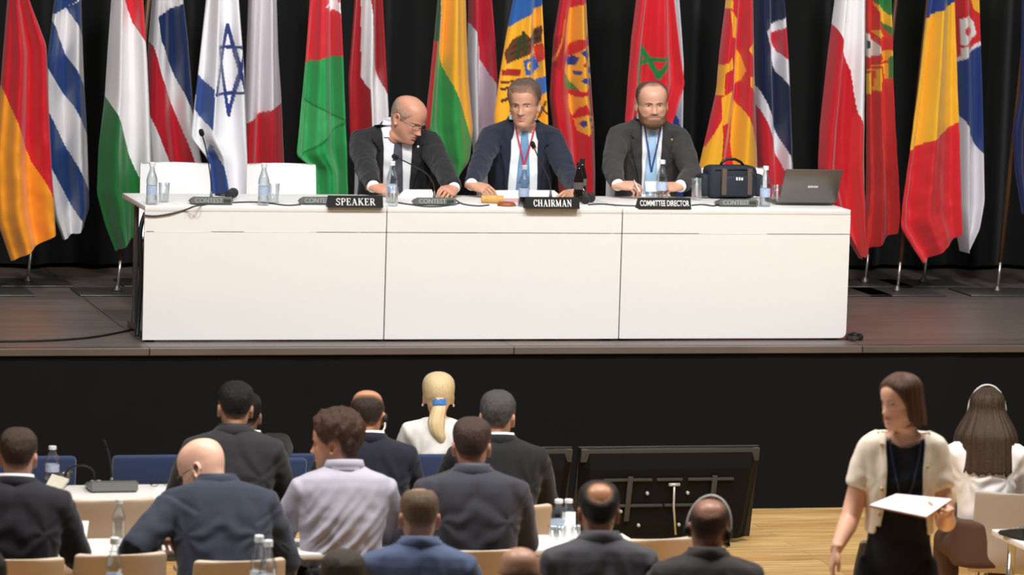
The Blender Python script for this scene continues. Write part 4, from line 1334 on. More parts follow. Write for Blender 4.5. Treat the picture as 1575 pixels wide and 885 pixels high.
def hand_parts(side, curl=0.5, spread=0.5, s=1.0):
    """closed meshes of a palm, four fingers and a thumb; wrist at the origin, fingers along +y, back of the hand +z, thumb towards -side*x"""
    out = []
    secs = [(-0.03, 0.026, 0.019), (0.0, 0.027, 0.018), (0.025, 0.036, 0.0165), (0.06, 0.041, 0.0145), (0.085, 0.040, 0.0125), (0.096, 0.034, 0.009)]
    rings = []
    for y, w, h in catmull(secs, 12):
        rings.append([(w * math.copysign(abs(math.cos(a)) ** 0.8, math.cos(a)), y, h * math.copysign(abs(math.sin(a)) ** 0.8, math.sin(a)) - 0.004 * math.cos(a) ** 2) for a in np.linspace(0, 2 * PI, 20, endpoint=False)])
    out.append(loft(rings))
    L = [(0.040, 0.026, 0.020), (0.044, 0.029, 0.021), (0.041, 0.027, 0.021), (0.032, 0.021, 0.018)]   # index .. little
    R_ = [0.0088, 0.0090, 0.0085, 0.0075]
    for k in range(4):
        x = -side * (0.029 - 0.0195 * k)
        base = Vector((x, 0.084 - (0.006 if k == 3 else 0), 0.0))
        a = -0.15
        sp = -side * (0.10 - 0.075 * k) * spread * 2
        pts, rr = [base + Vector((0, -0.03, 0.0)), base], [R_[k] * 0.9, R_[k] * 1.08]
        p = base.copy()
        for j, l in enumerate(L[k]):
            a -= curl * (0.75, 1.0, 0.65)[j] * (1 + 0.12 * k)
            d = Vector((math.sin(sp) * math.cos(a), math.cos(sp) * math.cos(a), math.sin(a)))
            p = p + d * l * 0.5
            pts.append(p.copy())
            rr.append(R_[k] * (0.93 - 0.07 * j))
            p = p + d * l * 0.5
            pts.append(p.copy())
            rr.append(R_[k] * ((0.97, 0.88, 0.55)[j]))
        out.append(tube_rings(pts, rr, 10))
    th = [Vector((-side * 0.012, 0.010, -0.004)), Vector((-side * 0.030, 0.030, -0.010)), Vector((-side * 0.045, 0.054, -0.016)), Vector((-side * 0.046, 0.075, -0.022 - 0.01 * curl)), Vector((-side * 0.040, 0.094, -0.026 - 0.02 * curl)), Vector((-side * 0.037, 0.103, -0.028 - 0.022 * curl))]
    out.append(tube_rings(th, [0.012, 0.0145, 0.0115, 0.0105, 0.009, 0.005], 10))
    return [([tuple(Vector(p) * s) for p in v], f) for v, f in out]


def frame_from(y_dir, z_hint):
    y = Vector(y_dir).normalized()
    z = Vector(z_hint) - y * y.dot(Vector(z_hint))
    z = z.normalized()
    x = y.cross(z)
    return Matrix((x, y, z)).transposed()


def ik(sh, wr, hint, l1, l2):
    d = wr - sh
    D = min(d.length, (l1 + l2) * 0.999)
    e = d.normalized()
    wr = sh + e * D
    a = (l1 * l1 - l2 * l2 + D * D) / (2 * D)
    h = math.sqrt(max(0, l1 * l1 - a * a))
    p = hint - e * hint.dot(e)
    return sh + e * a + p.normalized() * h, wr


def ell(w, df, db, n=2.4, M=48):
    a = np.linspace(0, 2 * PI, M, endpoint=False)
    sx = np.sign(np.sin(a)) * np.abs(np.sin(a)) ** (2 / n)
    sy = np.sign(np.cos(a)) * np.abs(np.cos(a)) ** (2 / n)
    return np.stack([w * sx, np.where(sy > 0, df * sy, db * sy)], -1)


TOR = [(0.030, 0.062, 0.056, 0.058, 0), (0.012, 0.076, 0.064, 0.064, 0), (-0.008, 0.114, 0.074, 0.074, 1), (-0.024, 0.160, 0.084, 0.086, 1), (-0.043, 0.195, 0.094, 0.096, 1), (-0.082, 0.209, 0.104, 0.104, 1),
       (-0.16, 0.192, 0.116, 0.110, 1), (-0.26, 0.180, 0.122, 0.110, 1), (-0.36, 0.170, 0.122, 0.100, 1), (-0.46, 0.168, 0.122, 0.096, 1), (-0.56, 0.180, 0.126, 0.110, 1), (-0.64, 0.186, 0.122, 0.122, 1)]

HAIRS = {}


def hair_mask(theta, x, y, z, style):
    """signed height above the hair line; theta 0 at the face, pi at the nape"""
    hl = np.interp(theta, rad(1) * np.array([0, 25, 45, 60, 72, 80, 92, 104, 118, 140, 180]), style['line'])
    m = z - hl
    if 'bald' in style:
        (by, bz, br) = style['bald']
        d = np.sqrt(x ** 2 * style.get('bx', 1.0) + (y - by) ** 2 + (z - bz) ** 2)
        m = np.minimum(m, d - br)
    if 'topcut' in style:
        m = np.minimum(m, style['topcut'] - z)
    return m


LINE = [0.192, 0.190, 0.178, 0.150, 0.118, 0.098, 0.130, 0.132, 0.095, 0.066, 0.058]
LINE_HI = [0.206, 0.208, 0.204, 0.170, 0.126, 0.106, 0.132, 0.134, 0.100, 0.076, 0.070]
LINE_F = [0.196, 0.192, 0.176, 0.140, 0.100, 0.080, 0.085, 0.080, 0.060, 0.040, 0.030]


def person(label, top, row, face, head=(0, 0, 0), hs=1.0, sw=1.0, lean=(0.0, 0.03), skin=(206, 158, 128), hair=None, hair_rgb=(50, 38, 30),
           outfit='jacket', cloth=(30, 32, 40), shirt=(232, 232, 236), tie=None, wrists=None, curl=(0.5, 0.5), beard=None, fem=0.0, jaw=1.0, nose=1.0,
           base_z=0.0, seat=0.455, standing=False, back_folds=0.0, lanyard=None, glasses=False, lips=(178, 100, 92), trousers=(28, 28, 32), collar_rgb=None,
           waist_shift=0.0, palm_dirs=None, eyes=(60, 44, 36), hint=None, bulk=1.0, fold_amp=1.0, sleeve=1.0, name='person', pin=None, vest=None, pelvis_off=None, elbows=None, up_hunch=0.0, stub=0.0, nbz=0.0, vee=(0.060, 0.056, 0.040), arm_k=1.0, keep_hs=False, wide=0.95, nbx=0.0):
    if abs(face) < 1 and not keep_hs:
        hs *= 0.91
    P0 = aty(top[0], top[1], row)
    Rz = Matrix.Rotation(face, 3, 'Z')
    Rh = rot3(*head)
    piv = np.array([0, -0.020, 0.035])
    tp = np.array([0, -0.005, 0.235 + (0.010 if hair else 0)])
    # in person-local axes relative to the head top
    pl = -(Rh @ (tp - piv)) * hs            # pivot relative to the top
    nb = pl + np.array([nbx, -0.032 - 0.3 * lean[1], -0.020 + nbz]) * hs
    # root under the pelvis
    lx, ly = lean
    off = np.array([nb[0] - lx, nb[1] - ly - 0.0, 0])
    loc = Vector(P0) + Rz @ Vector((off[0], off[1], 0))
    rt = root(name, label, 'person', (loc.x, loc.y, base_z), face)
    inv = (Matrix.Translation((loc.x, loc.y, base_z)) @ Rz.to_4x4()).inverted()
    top_l = np.array(inv @ Vector(P0))
    PIV = top_l + pl
    NB = top_l + nb
    toH = lambda A: (np.asarray(A) - piv) @ Rh.T * hs + PIV
    PZ = (seat + 0.075) if not standing else NB[2] - 0.56
    PC = np.array([0, 0.0, PZ])
    spine = PC - NB
    Ls = np.linalg.norm(spine)
    # ---------------------------------------------------------------- torso rings along a bent spine
    def torso(scale_w, clear, rows=TOR, zmax=None, M=48, n=2.4):
        rings = []
        for (dz, w, df, db, k) in rows:
            t = -dz / 0.60
            tt = np.clip(t, 0, 1.06)
            c = NB + spine * tt if t > 0 else NB + np.array([0, 0.25 * dz, dz]) * hs
            hunch = up_hunch * math.sin(PI * min(1, max(0, t))) * -1
            c = c + np.array([0, hunch - 0.018 * math.sin(PI * min(1, max(0, t))), 0])
            ws = w * (sw if k else 1) * hs ** 0.5 * scale_w
            if fem and k:
                ws *= np.interp(dz, [-0.64, -0.56, -0.42, -0.3, -0.2, -0.1, 0], [0.99, 0.96, 0.86, 0.88, 0.92, 0.93, 0.95])
                df = df * np.interp(dz, [-0.64, -0.45, -0.27, -0.2, -0.1, 0], [0.95, 0.85, 1.12, 1.10, 0.9, 0.9])
                db = db * 0.9
            e = ell(ws + clear, df * bulk + clear, db * (0.5 + 0.5 * bulk) + clear, n, M)
            ang = math.atan2(spine[1], -spine[2]) * (1 if t > 0 else 0.5)
            rings.append([(c[0] + p[0], c[1] + p[1] * math.cos(ang), c[2] + p[1] * math.sin(ang)) for p in e])
        return rings
    # ---------------------------------------------------------------- arms
    arms = {}
    for s, key in ((1, 'R'), (-1, 'L')):
        t0 = 0.100 / 0.60
        sh = Vector(NB + spine * t0) + Vector((s * 0.168 * sw * (1 - 0.10 * fem) * hs ** 0.5, -0.012, 0))
        w = (wrists or {}).get(key)
        if w is None:
            w = (Vector((s * 0.15, 0.40, 0.785)) if not fem else Vector((s * 0.07, 0.33, seat + 0.20))) if not standing else sh + Vector((s * 0.10, 0.06, -0.53))
        else:
            w = inv @ Vector(w)
        l1, l2 = 0.300 * hs ** 0.5, 0.262 * hs ** 0.5
        hn = Vector((s * 0.55, -0.30, -0.9)) if not (hint and key in hint) else Vector(hint[key])
        el, w = ik(sh, w, hn, l1, l2)
        arms[key] = (s, sh, el, w)
    # ---------------------------------------------------------------- body
    G = head_grid(jaw, wide, nose, fem)
    Hd = toH(G.reshape(-1, 3)).reshape(NR, NA, 3)
    body_t = torso(0.9 - 0.04 * fem, -0.012 - 0.006 * fem, TOR[2:], M=NA, n=2.3)
    rings = [list(map(tuple, r)) for r in Hd] + body_t
    v, f = loft(rings)
    pieces = [fix(from_vf(v, f))]
    for s in (1, -1):
        ev, ef = ear_mesh(s, wide)
        pieces.append(fix(from_vf(toH(np.array(ev)), ef)))
    for key, (s, sh, el, w) in arms.items():
        fd = (w - el).normalized()
        if standing or sleeve < 1:
            ra = [0.040, 0.042, 0.039, 0.036, 0.0365, 0.031, 0.024, 0.021]
        else:
            ra = [0.044, 0.044, 0.038, 0.030, 0.030, 0.032, 0.028, 0.024]
        k = (0.92 if fem else 1.0) * arm_k
        pts = [sh + (Vector(NB) - sh) * 0.25, sh, sh.lerp(el, 0.5), sh.lerp(el, 0.93), el.lerp(w, 0.16), el.lerp(w, 0.45), el.lerp(w, 0.85), w + fd * 0.004]
        mb = MB()
        mb.tube(pts, [r * k for r in ra], 18)
        pieces.append(fix(from_vf(mb.v, mb.f)))
        pd = (palm_dirs or {}).get(key)
        yd, zd = (pd if pd else (fd * 1.0 + Vector((-s * 0.25, 0.1, -0.15)), Vector((s * 0.15, 0.1, 1))))
        Fm = frame_from(yd, zd)
        for hv, hf in hand_parts(s, curl[0 if key == 'R' else 1], 0.4, hs * (0.9 if fem else 0.98)):
            pieces.append(fix(from_vf([w + Fm @ Vector(p) for p in hv], hf)))
    try:
        me = union(pieces)
    except RuntimeError:
        mb = MB()
        for p in pieces:
            mb.add([q.co[:] for q in p.vertices], [tuple(g.vertices) for g in p.polygons])
        me = fix(from_vf(mb.v, mb.f))
        print('UNION FALLBACK', label)
    co = get_co(me)
    hl = ((co - PIV) / hs) @ Rh + piv
    sk = np.array(lin(skin))
    col = np.tile(sk, (len(co), 1))
    x, y, z = hl.T
    inhead = (z > -0.02) & (np.abs(x) < 0.1) & (np.abs(y) < 0.14) & (z < 0.25)
    gg = lambda cx, cz, sx_, sz_: np.exp(-((x - cx) / sx_) ** 2 - ((z - cz) / sz_) ** 2) * inhead * (y > 0.05)
    lipm = np.clip(1.5 * gg(0, 0.0525, 0.021, 0.0085), 0, 1) * 0.75
    if beard is None or True:
        col = col * (1 - lipm[:, None]) + np.array(lin(lips)) * lipm[:, None]
    red = np.clip(0.5 * (gg(0.042, 0.088, 0.018, 0.016) + gg(-0.042, 0.088, 0.018, 0.016) + gg(0, 0.082, 0.012, 0.010)), 0, 1) * 0.35
    col = col * (1 - red[:, None] * np.array([0.05, 0.35, 0.35]))
    if stub:
        m = stub * sstep(0.085, 0.055, z) * sstep(0.0, 0.04, y) * inhead * (z > -0.01)
        m *= 1 - np.clip(lipm * 1.4, 0, 1)
        col = col * (1 - m[:, None]) + np.array(lin((92, 74, 64))) * m[:, None]
    set_col(me, col)
    body = link_mesh('body', me, mat('skin', (255, 255, 255), 0.42, attr=True, var=0.07, vscale=55, spec=0.45), rt)
    # eyes
    face_bvh = BVHTree.FromPolygons([Vector(p) for p in G.reshape(-1, 3)], [(i * NA + j, i * NA + (j + 1) % NA, (i + 1) * NA + (j + 1) % NA, (i + 1) * NA + j) for i in range(NR - 1) for j in range(NA)])

    def face_hit(px, pz):
        h = face_bvh.ray_cast(Vector((px, 0.3, pz)), Vector((0, -1, 0)))
        return h[0]
    showface = face_visible(face + rad(head[0]))
    if showface:
        for s in (1, -1):
            c = face_hit(s * 0.031, 0.1185)
            rings, cc = [], []
            nr = 15
            for i in range(nr):
                a = PI * i / (nr - 1)
                rings.append([(c.x + 0.0128 * math.sin(a) * math.cos(b), c.y - 0.0068 + 0.0092 * math.cos(a), c.z + 0.0050 * math.sin(a) * math.sin(b)) for b in np.linspace(0, 2 * PI, 18, endpoint=False)])
            ev, ef = loft(rings[1:-1])
            E = from_vf(toH(np.array(ev)), ef)
            ev = np.array(ev)
            dx = np.hypot(ev[:, 0] - c.x, ev[:, 2] - c.z)
            fr = ev[:, 1] > c.y - 0.0068
            cols = np.tile(np.array(lin((196, 186, 178))), (len(ev), 1))
            cols[(dx < 0.0054) & fr] = lin(eyes)
            cols[(dx < 0.0026) & fr] = lin((14, 12, 12))
            fix(E)
            set_col(E, cols)
            link_mesh('eye', E, mat('eye', (255, 255, 255), 0.15, attr=True), rt)
        # eyebrows
        br = tuple(int(c * 0.6 + d * 0.4) for c, d in zip(hair_rgb, skin)) if not fem else hair_rgb
        for s in (1, -1):
            rings = []
            for t in np.linspace(0, 1, 11):
                px = s * (0.012 + 0.036 * t)
                pz = 0.1325 + 0.0045 * math.sin(PI * min(1, t * 1.2) * 0.75) - 0.004 * max(0, t - 0.6) / 0.4 - 0.003 * fem * 0
                hh = (0.0036 - 0.0022 * t) * (1 - 0.35 * fem)
                c = face_hit(px, pz)
                if c is None:
                    continue
                rings.append([toH(np.array([px, c.y + dy, pz + dzz]))[:] for dy, dzz in ((0.0022, -hh * 0.5), (0.003, 0), (0.0022, hh * 0.5), (-0.002, hh), (-0.003, 0), (-0.002, -hh))])
            v, f = loft([[tuple(p) for p in r] for r in rings])
            MB().add(v, f).build('eyebrow', mat('brow_%d_%d_%d' % br, br, 0.8, var=0.2, vscale=200), rt)
    # ---------------------------------------------------------------- hair and beard shells on the head
    N3 = grid_normals(G)
    TH_ = np.abs(np.where(ANG > PI, 2 * PI - ANG, ANG))[None, :] * np.ones((NR, 1))

    def shell(nm, mask, thick, rgb, ntex, amp=0.0, freq=60, fade=0.03):
        x, y, z = G[..., 0], G[..., 1], G[..., 2]
        k = sstep(0.0, 0.022, mask)
        t = np.where(mask > 0, 0.0012 + thick * k, -0.004 * sstep(0, -0.006, mask))
        nz = vnoise((G * np.array([1, 1, 0.5])).reshape(-1, 3) + ntex, freq).reshape(NR, NA) if amp else 0
        n2 = vnoise((G * np.array([1, 1, 0.35])).reshape(-1, 3) + ntex + 5, freq * 2.8).reshape(NR, NA) if amp else 0
        t = t + amp * k * (nz + 0.7 * n2)
        V = G + N3 * t[..., None]
        keep = mask > -0.008
        idx = -np.ones((NR, NA), int)
        vs, fs = [], []
        for i in range(NR):
            for j in range(NA):
                idx[i, j] = len(vs)
                vs.append(V[i, j])
        for i in range(NR - 1):
            for j in range(NA):
                q = [(i, j), (i, (j + 1) % NA), (i + 1, (j + 1) % NA), (i + 1, j)]
                if any(keep[a] for a in q):
                    fs.append([idx[a] for a in q])
        # crown fan
        if keep[0].any():
            vs.append(V[0].mean(0) + np.array([0, 0, 0.001]))
            fs += [(len(vs) - 1, idx[0, (j + 1) % NA], idx[0, j]) for j in range(NA)]
        used = sorted({a for q in fs for a in q})
        mp = {a: n for n, a in enumerate(used)}
        M_ = from_vf(toH(np.array([vs[a] for a in used])), [[mp[a] for a in q] for q in fs])
        mk = np.r_[mask.ravel(), 1.0]
        dn = (0.25 + 0.75 * sstep(0.0, fade, mk[used]))[:, None]   # thinner hair lets the skin through at its edge
        hc, sc_ = np.array(lin(rgb)), np.array(lin(skin))
        set_col(M_, sc_ * (1 - dn) + hc * dn)
        fix(M_)
        if hair and hair.get('smooth'):
            return link_mesh(nm, M_, mat('sleek_hair', (255, 255, 255), 0.42, attr=True, var=0.3, vscale=60, stretch=(3, 2.4, 0.4), bump=0.25, bscale=130, spec=0.45), rt)
        return link_mesh(nm, M_, mat('short_hair', (255, 255, 255), 0.5, attr=True, var=0.45, vscale=45, stretch=(3, 2.4, 0.5), bump=0.8, bscale=110, spec=0.4), rt)
    sd = (abs(hash(label)) % 7) if False else (len(label) % 7)
    if hair:
        st = hair
        m = hair_mask(TH_, G[..., 0], G[..., 1], G[..., 2], st)
        th = np.interp(G[..., 2], [0.03, 0.09, 0.15, 0.2, 0.235], [st['t'][0], st['t'][1], st['t'][2], st['t'][3], st['t'][4]])
        if 'fronttuft' in st:
            th = th + st['fronttuft'] * sstep(0.02, 0.09, G[..., 1]) * sstep(0.17, 0.2, G[..., 2])
        shell('hair', m, th, hair_rgb, sd, st.get('amp', 0.0015), st.get('freq', 60), st.get('fade', 0.03))
    if beard:
        bl = np.interp(TH_, rad(1) * np.array([0, 14, 22, 32, 50, 66, 78, 86, 100]), [0.0720, 0.0715, 0.066, 0.062, 0.066, 0.085, 0.105, 0.11, -0.05])
        m = bl - G[..., 2]
        lowz = np.interp(TH_, [0, rad(90)], [-0.012, 0.02])
        m = np.minimum(m, (G[..., 2] - lowz) + 0.01)
        mouth = np.sqrt((G[..., 0] / 0.021) ** 2 + ((G[..., 2] - 0.052) / 0.0085) ** 2) - 1
        m = np.minimum(m, np.where((G[..., 1] > 0.05), mouth * 0.008, 1))
        m = np.where(TH_ > rad(93), -0.05, m)
        th = 0.011 * sstep(0.07, 0.02, G[..., 2]) + 0.002
        shell('beard', m, th, beard, sd, 0.002, 90, fade=0.010)
    # ---------------------------------------------------------------- clothes
    cm = mat('cloth_%d_%d_%d' % tuple(cloth), cloth, 0.82, spec=0.25, sheen=0.12, var=0.05, vscale=9, bump=0.06, bscale=400)
    pieces = MB()
    pieces.add(*loft(torso(1.0, 0.006 if outfit == 'jacket' else 0.0, TOR[1:] if outfit == 'jacket' else TOR[1:])))
    rsl = 1.0 if outfit in ('jacket', 'blouse') else 0.92
    cuff = {}
    for key, (s, sh, el, w) in arms.items():
        kk = rsl * (0.86 if fem else 1.0) * (0.5 + 0.5 * bulk)
        e1, e2 = sh.lerp(el, 0.90), el.lerp(w, 0.12)
        if sleeve >= 1:
            end = el.lerp(w, 1.0)
            pts = [Vector(NB) * 0.45 + sh * 0.55 + Vector((0, 0, -0.02)), sh, sh.lerp(el, 0.3), sh.lerp(el, 0.6), e1, e2, el.lerp(w, 0.45), el.lerp(w, 0.75), end]
            rr = [0.070, 0.074, 0.071, 0.065, 0.061, 0.060, 0.056, 0.048, 0.043]
        else:
            end = sh.lerp(el, sleeve)
            pts = [Vector(NB) * 0.45 + sh * 0.55 + Vector((0, 0, -0.02)), sh, sh.lerp(el, sleeve * 0.4), sh.lerp(el, sleeve * 0.75), end]
            rr = [0.064, 0.070, 0.068, 0.066, 0.066]
        pieces.tube(pts, [r * kk for r in rr], 20)
        cuff[key] = (end, (w - el).normalized())
    jm = voxel(fix(from_vf(pieces.v, pieces.f)), 0.009, 6)
    co = get_co(jm)
    no = normals(jm)
    # wrinkles: soft cloth undulation, tension folds from the armpits, creases at the elbows
    rel = co - NB
    tz = -rel[:, 2]
    nz = vnoise(co * np.array([1.0, 1.0, 0.55]) + sd * 3.1, 13)
    n2 = vnoise(co + sd, 30)
    d = 0.0042 * nz + 0.0012 * n2
    for key, (s, sh, el, w) in arms.items():
        q = co - np.array(el)
        r = np.linalg.norm(q, axis=1)
        ax = np.array((w - el).normalized())
        d += 0.0035 * np.exp(-(r / 0.08) ** 2) * np.sin((q @ ax) * 85 + 5 * nz)
        # diagonal drag folds on the back below the shoulder blades
        ap = np.array(sh) + np.array([-s * 0.03, 0, -0.10])
        q = co - ap
        a = np.arctan2(q[:, 2], -s * q[:, 0])
        r = np.hypot(q[:, 0], q[:, 2])
        d += (0.0035 if not back_folds else 0.0012) * fold_amp * np.exp(-((r - 0.10) / 0.09) ** 2) * np.sin(a * 7 + 3 * nz) * sstep(0.02, 0.06, np.abs(co[:, 1] - NB[1] + 0))
    if back_folds:
        # strong diagonal creases over the back of a loose shirt
        bx, bz = rel[:, 0], rel[:, 2]
        u = (bx + 0.10) * 0.86 - bz * 0.50 + 0.010 * nz + 0.6 * bz * bz
        w = np.exp(-((bz + 0.27) / 0.15) ** 2) * sstep(0.20, 0.13, np.abs(bx)) * (0.65 - 2.0 * np.clip(bx, -0.15, 0.2))
        d += back_folds * w * (1.1 * np.exp(-np.sin(u * 42) ** 2 / 0.16) + 0.6 * np.exp(-np.sin(u * 63 + 0.8 + 0.4 * nz) ** 2 / 0.10) - 0.5)
        w2 = np.exp(-((bz + 0.40) / 0.10) ** 2)
        d += back_folds * 0.25 * w2 * np.sin(bx * 80 + bz * 25 + 3 * nz)
    if outfit == 'jacket':
        # centre back seam
        d += -0.0025 * np.exp(-(rel[:, 0] / 0.006) ** 2) * (rel[:, 1] < 0)
        for key, (s, sh, el, w) in arms.items():
            e = np.array(el - sh)
            L_ = np.linalg.norm(e)
            q = (co - np.array(sh)) @ (e / L_)
            rr = np.linalg.norm(co - np.array(sh), axis=1)
            d += -0.004 * np.exp(-((q - 0.012) / 0.007) ** 2) * (rr < 0.15) + 0.003 * np.exp(-((q - 0.03) / 0.012) ** 2) * (rr < 0.15)
    set_co(jm, co + no * d[:, None])
    nm = {'jacket': 'jacket', 'shirt': 'shirt', 'cardigan': 'cardigan', 'blouse': 'blouse'}[outfit]
    if standing:
        bm = bmesh.new()
        bm.from_mesh(jm)
        bm.to_mesh(jm)
        bm.free()
    garment = link_mesh(nm, jm, cm, rt)
    jco = get_co(jm)
    near = np.zeros(len(jco), bool)
    for key, (s, sh, el, w) in arms.items():   # strips of cloth lie on the chest, not on the forearms before it
        for a_, b_, r_ in ((el, w, 0.085), (sh.lerp(el, 0.45), el, 0.085)):
            A_, B_ = np.array(a_), np.array(b_)
            t_ = np.clip(((jco - A_) @ (B_ - A_)) / ((B_ - A_) @ (B_ - A_)), 0, 1)
            near |= np.linalg.norm(jco - A_ - t_[:, None] * (B_ - A_), axis=1) < r_
    jb = BVHTree.FromPolygons([v.co for v in jm.vertices], [tuple(p.vertices) for p in jm.polygons if not any(near[k] for k in p.vertices)])
    # ---------------------------------------------------------------- collars
    ang_n = math.atan2(spine[1], -spine[2])

    nc = Hd[-1].mean(0) - NB
    cox, coy = (0.0, 0.014) if face > 1 and not standing else (0.0, 0.0)

    def band(nm, r_lo, r_hi, z_lo, z_hi_back, z_hi_front, a0, m, thick=0.004, cy=0.0):
        A = np.linspace(rad(a0), 2 * PI - rad(a0), 40)
        rings = []
        ca, sa = math.cos(-ang_n * 0.6), math.sin(-ang_n * 0.6)
        for a in A:
            fb = 0.5 - 0.5 * math.cos(a)
            zh = z_hi_front + (z_hi_back - z_hi_front) * fb
            ring = []
            for (r, z) in ((r_lo, z_lo), ((r_lo + r_hi) / 2 + 0.001, (z_lo + zh) / 2), (r_hi, zh), (r_hi - thick, zh - 0.001), ((r_lo + r_hi) / 2 - thick, (z_lo + zh) / 2), (r_lo - thick, z_lo)):
                yy = r * (0.96 if r < 0.085 else 0.86) * math.cos(a) + cy
                xx = r * math.sin(a)
                zz = z
                kz = float(np.clip((zz + 0.02) / 0.05, 0, 1))
                ring.append((NB[0] + cox * kz + xx * hs ** 0.5, NB[1] + coy * kz + (yy * ca - zz * sa * 0) * hs ** 0.5 - zz * 0.12, NB[2] + zz * hs + yy * math.tan(-ang_n * 0.0) + 0.18 * 0 * yy))
            rings.append(ring)
        v, f = loft(rings)
        return MB().add(v, f).build(nm, m, rt)
    sm = mat('shirt_%d_%d_%d' % tuple(shirt), shirt, 0.7, var=0.02, vscale=20, bump=0.03, bscale=300)
    if outfit == 'jacket':
        band('shirt_collar', 0.080, 0.073, 0.000, 0.050, 0.020 if face < 1 else 0.034, 12 if face < 1 else 30, sm)
        band('jacket_collar', 0.108, 0.083, -0.020, 0.042, -0.002, 38, cm, 0.006).parent = garment
    elif outfit == 'shirt':
        band('shirt_collar', 0.088, 0.076, -0.004, 0.052, 0.020, 14, cm, 0.005).parent = garment
    # cuffs
    if outfit == 'jacket':
        for key, (end, dr) in cuff.items():
            MB().tube([end - dr * 0.03, end - dr * 0.004, end + dr * 0.010], [0.036, 0.0365, 0.034], 18).build('shirt_cuff', sm, rt)

    def patch(nm, rows, m, off, thick=0.003, front=True, ncol=9, nrow=40, bvh=None, round_=0.0):
        """a strip of cloth laid on the clothes: rows of (x left, x right, z) relative to the neck base"""
        Rw = catmull(rows, nrow)
        A, B = [], []
        sg = 1 if front else -1
        last = None
        for (xl, xr, zz) in Rw:
            ra, rb = [], []
            for j in range(ncol):
                u = j / (ncol - 1)
                px = NB[0] + (xl + (xr - xl) * u) * hs ** 0.5
                pz = NB[2] + zz * hs ** 0.5
                h = (bvh or jb).ray_cast(Vector((px, NB[1] + sg * 0.6, pz)), Vector((0, -sg, 0)))
                py = h[0].y if h[0] is not None else (last if last is not None else NB[1] + sg * 0.07)
                last = py
                o = off + round_ * (1 - (2 * u - 1) ** 2)
                ra.append((px, py + sg * o, pz))
                rb.append((px, py + sg * (o - thick), pz))
            A.append(ra)
            B.append(rb)
        rings = [a + b[::-1] for a, b in zip(A, B)]
        v, f = loft(rings)
        return MB().add(v, f).build(nm, m, rt)
    if vest is not None:
        pass
    if outfit == 'jacket' and showface and abs(head[0]) < 100 and face > 1:
        v0, v1, v2 = vee
        patch('shirt_front', [(-v0 - 0.004, v0 + 0.004, 0.012), (-v0 - 0.008, v0 + 0.008, -0.03), (-v1 - 0.008, v1 + 0.008, -0.14), (-v2 - 0.008, v2 + 0.008, -0.30), (-v2 - 0.006, v2 + 0.006, -0.44)], sm, 0.005, 0.006, ncol=15)
        for s in (1, -1):
            lp = [(v0 - 0.006, v0 + 0.026, 0.016), (v0, v0 + 0.046, -0.03), ((v0 + v1) / 2, v0 + 0.058, -0.075), (v1 + 0.002, v1 + 0.048, -0.095), (v1 + 0.001, v1 + 0.062, -0.104), (v1, v1 + 0.056, -0.16), ((v1 + v2) / 2, v1 + 0.034, -0.24), (v2, v2 + 0.018, -0.33), (v2, v2 + 0.008, -0.44)]
            patch('lapel', [(s * a, s * b, c) for a, b, c in lp], cm, 0.014, 0.010, ncol=9).parent = garment
            # collar leaf
            patch('collar_leaf', [(s * 0.012, s * (v0 - 0.002), 0.030), (s * 0.010, s * (v0 + 0.004), 0.008), (s * 0.018, s * v0, -0.022), (s * 0.036, s * (v0 - 0.008), -0.048)], sm, 0.015, 0.004, ncol=7)
        if tie:
            tm = mat('tie_%d_%d_%d' % tuple(tie), tie, 0.45, sheen=0.2, var=0.06, vscale=60)
            patch('tie_knot', [(-0.021, 0.021, 0.010), (-0.020, 0.020, -0.006), (-0.014, 0.014, -0.028)], tm, 0.019, 0.012, ncol=9, nrow=12, round_=0.006)
            patch('tie', [(-0.013, 0.013, -0.026), (-0.019, 0.019, -0.07), (-0.026, 0.026, -0.16), (-0.034, 0.034, -0.28), (-0.039, 0.039, -0.40), (-0.040, 0.040, -0.44)], tm, 0.012, 0.005, ncol=9, round_=0.003)
    if lanyard:
        lm = mat('lanyard_%d_%d_%d' % tuple(lanyard[0]), lanyard[0], 0.5)
        zl = lanyard[1]
        for s in (1, -1):
            wx = lanyard[2]
            patch('lanyard', [(s * wx - 0.0042, s * wx + 0.0042, 0.0), (s * wx * 0.72 - 0.0042, s * wx * 0.72 + 0.0042, zl * 0.3), (s * wx * 0.36 - 0.0042, s * wx * 0.36 + 0.0042, zl * 0.65), (-0.0042, 0.0042, zl)], lm, 0.021 if outfit == 'jacket' else 0.012, 0.003, ncol=3)
    if pin:
        h = jb.ray_cast(Vector((NB[0] + pin[0], NB[1] + 0.6, NB[2] + pin[1])), Vector((0, -1, 0)))
        if h[0] is not None:
            mb = MB()
            p = h[0]
            mb.tube([(p.x, p.y + 0.006, p.z), (p.x, p.y + 0.013, p.z), (p.x, p.y + 0.0145, p.z)], [0.0085, 0.0085, 0.006], 14)
            mb.build('lapel_pin', mat('pin_%d' % pin[2][0], pin[2], 0.3, 0.3), garment)
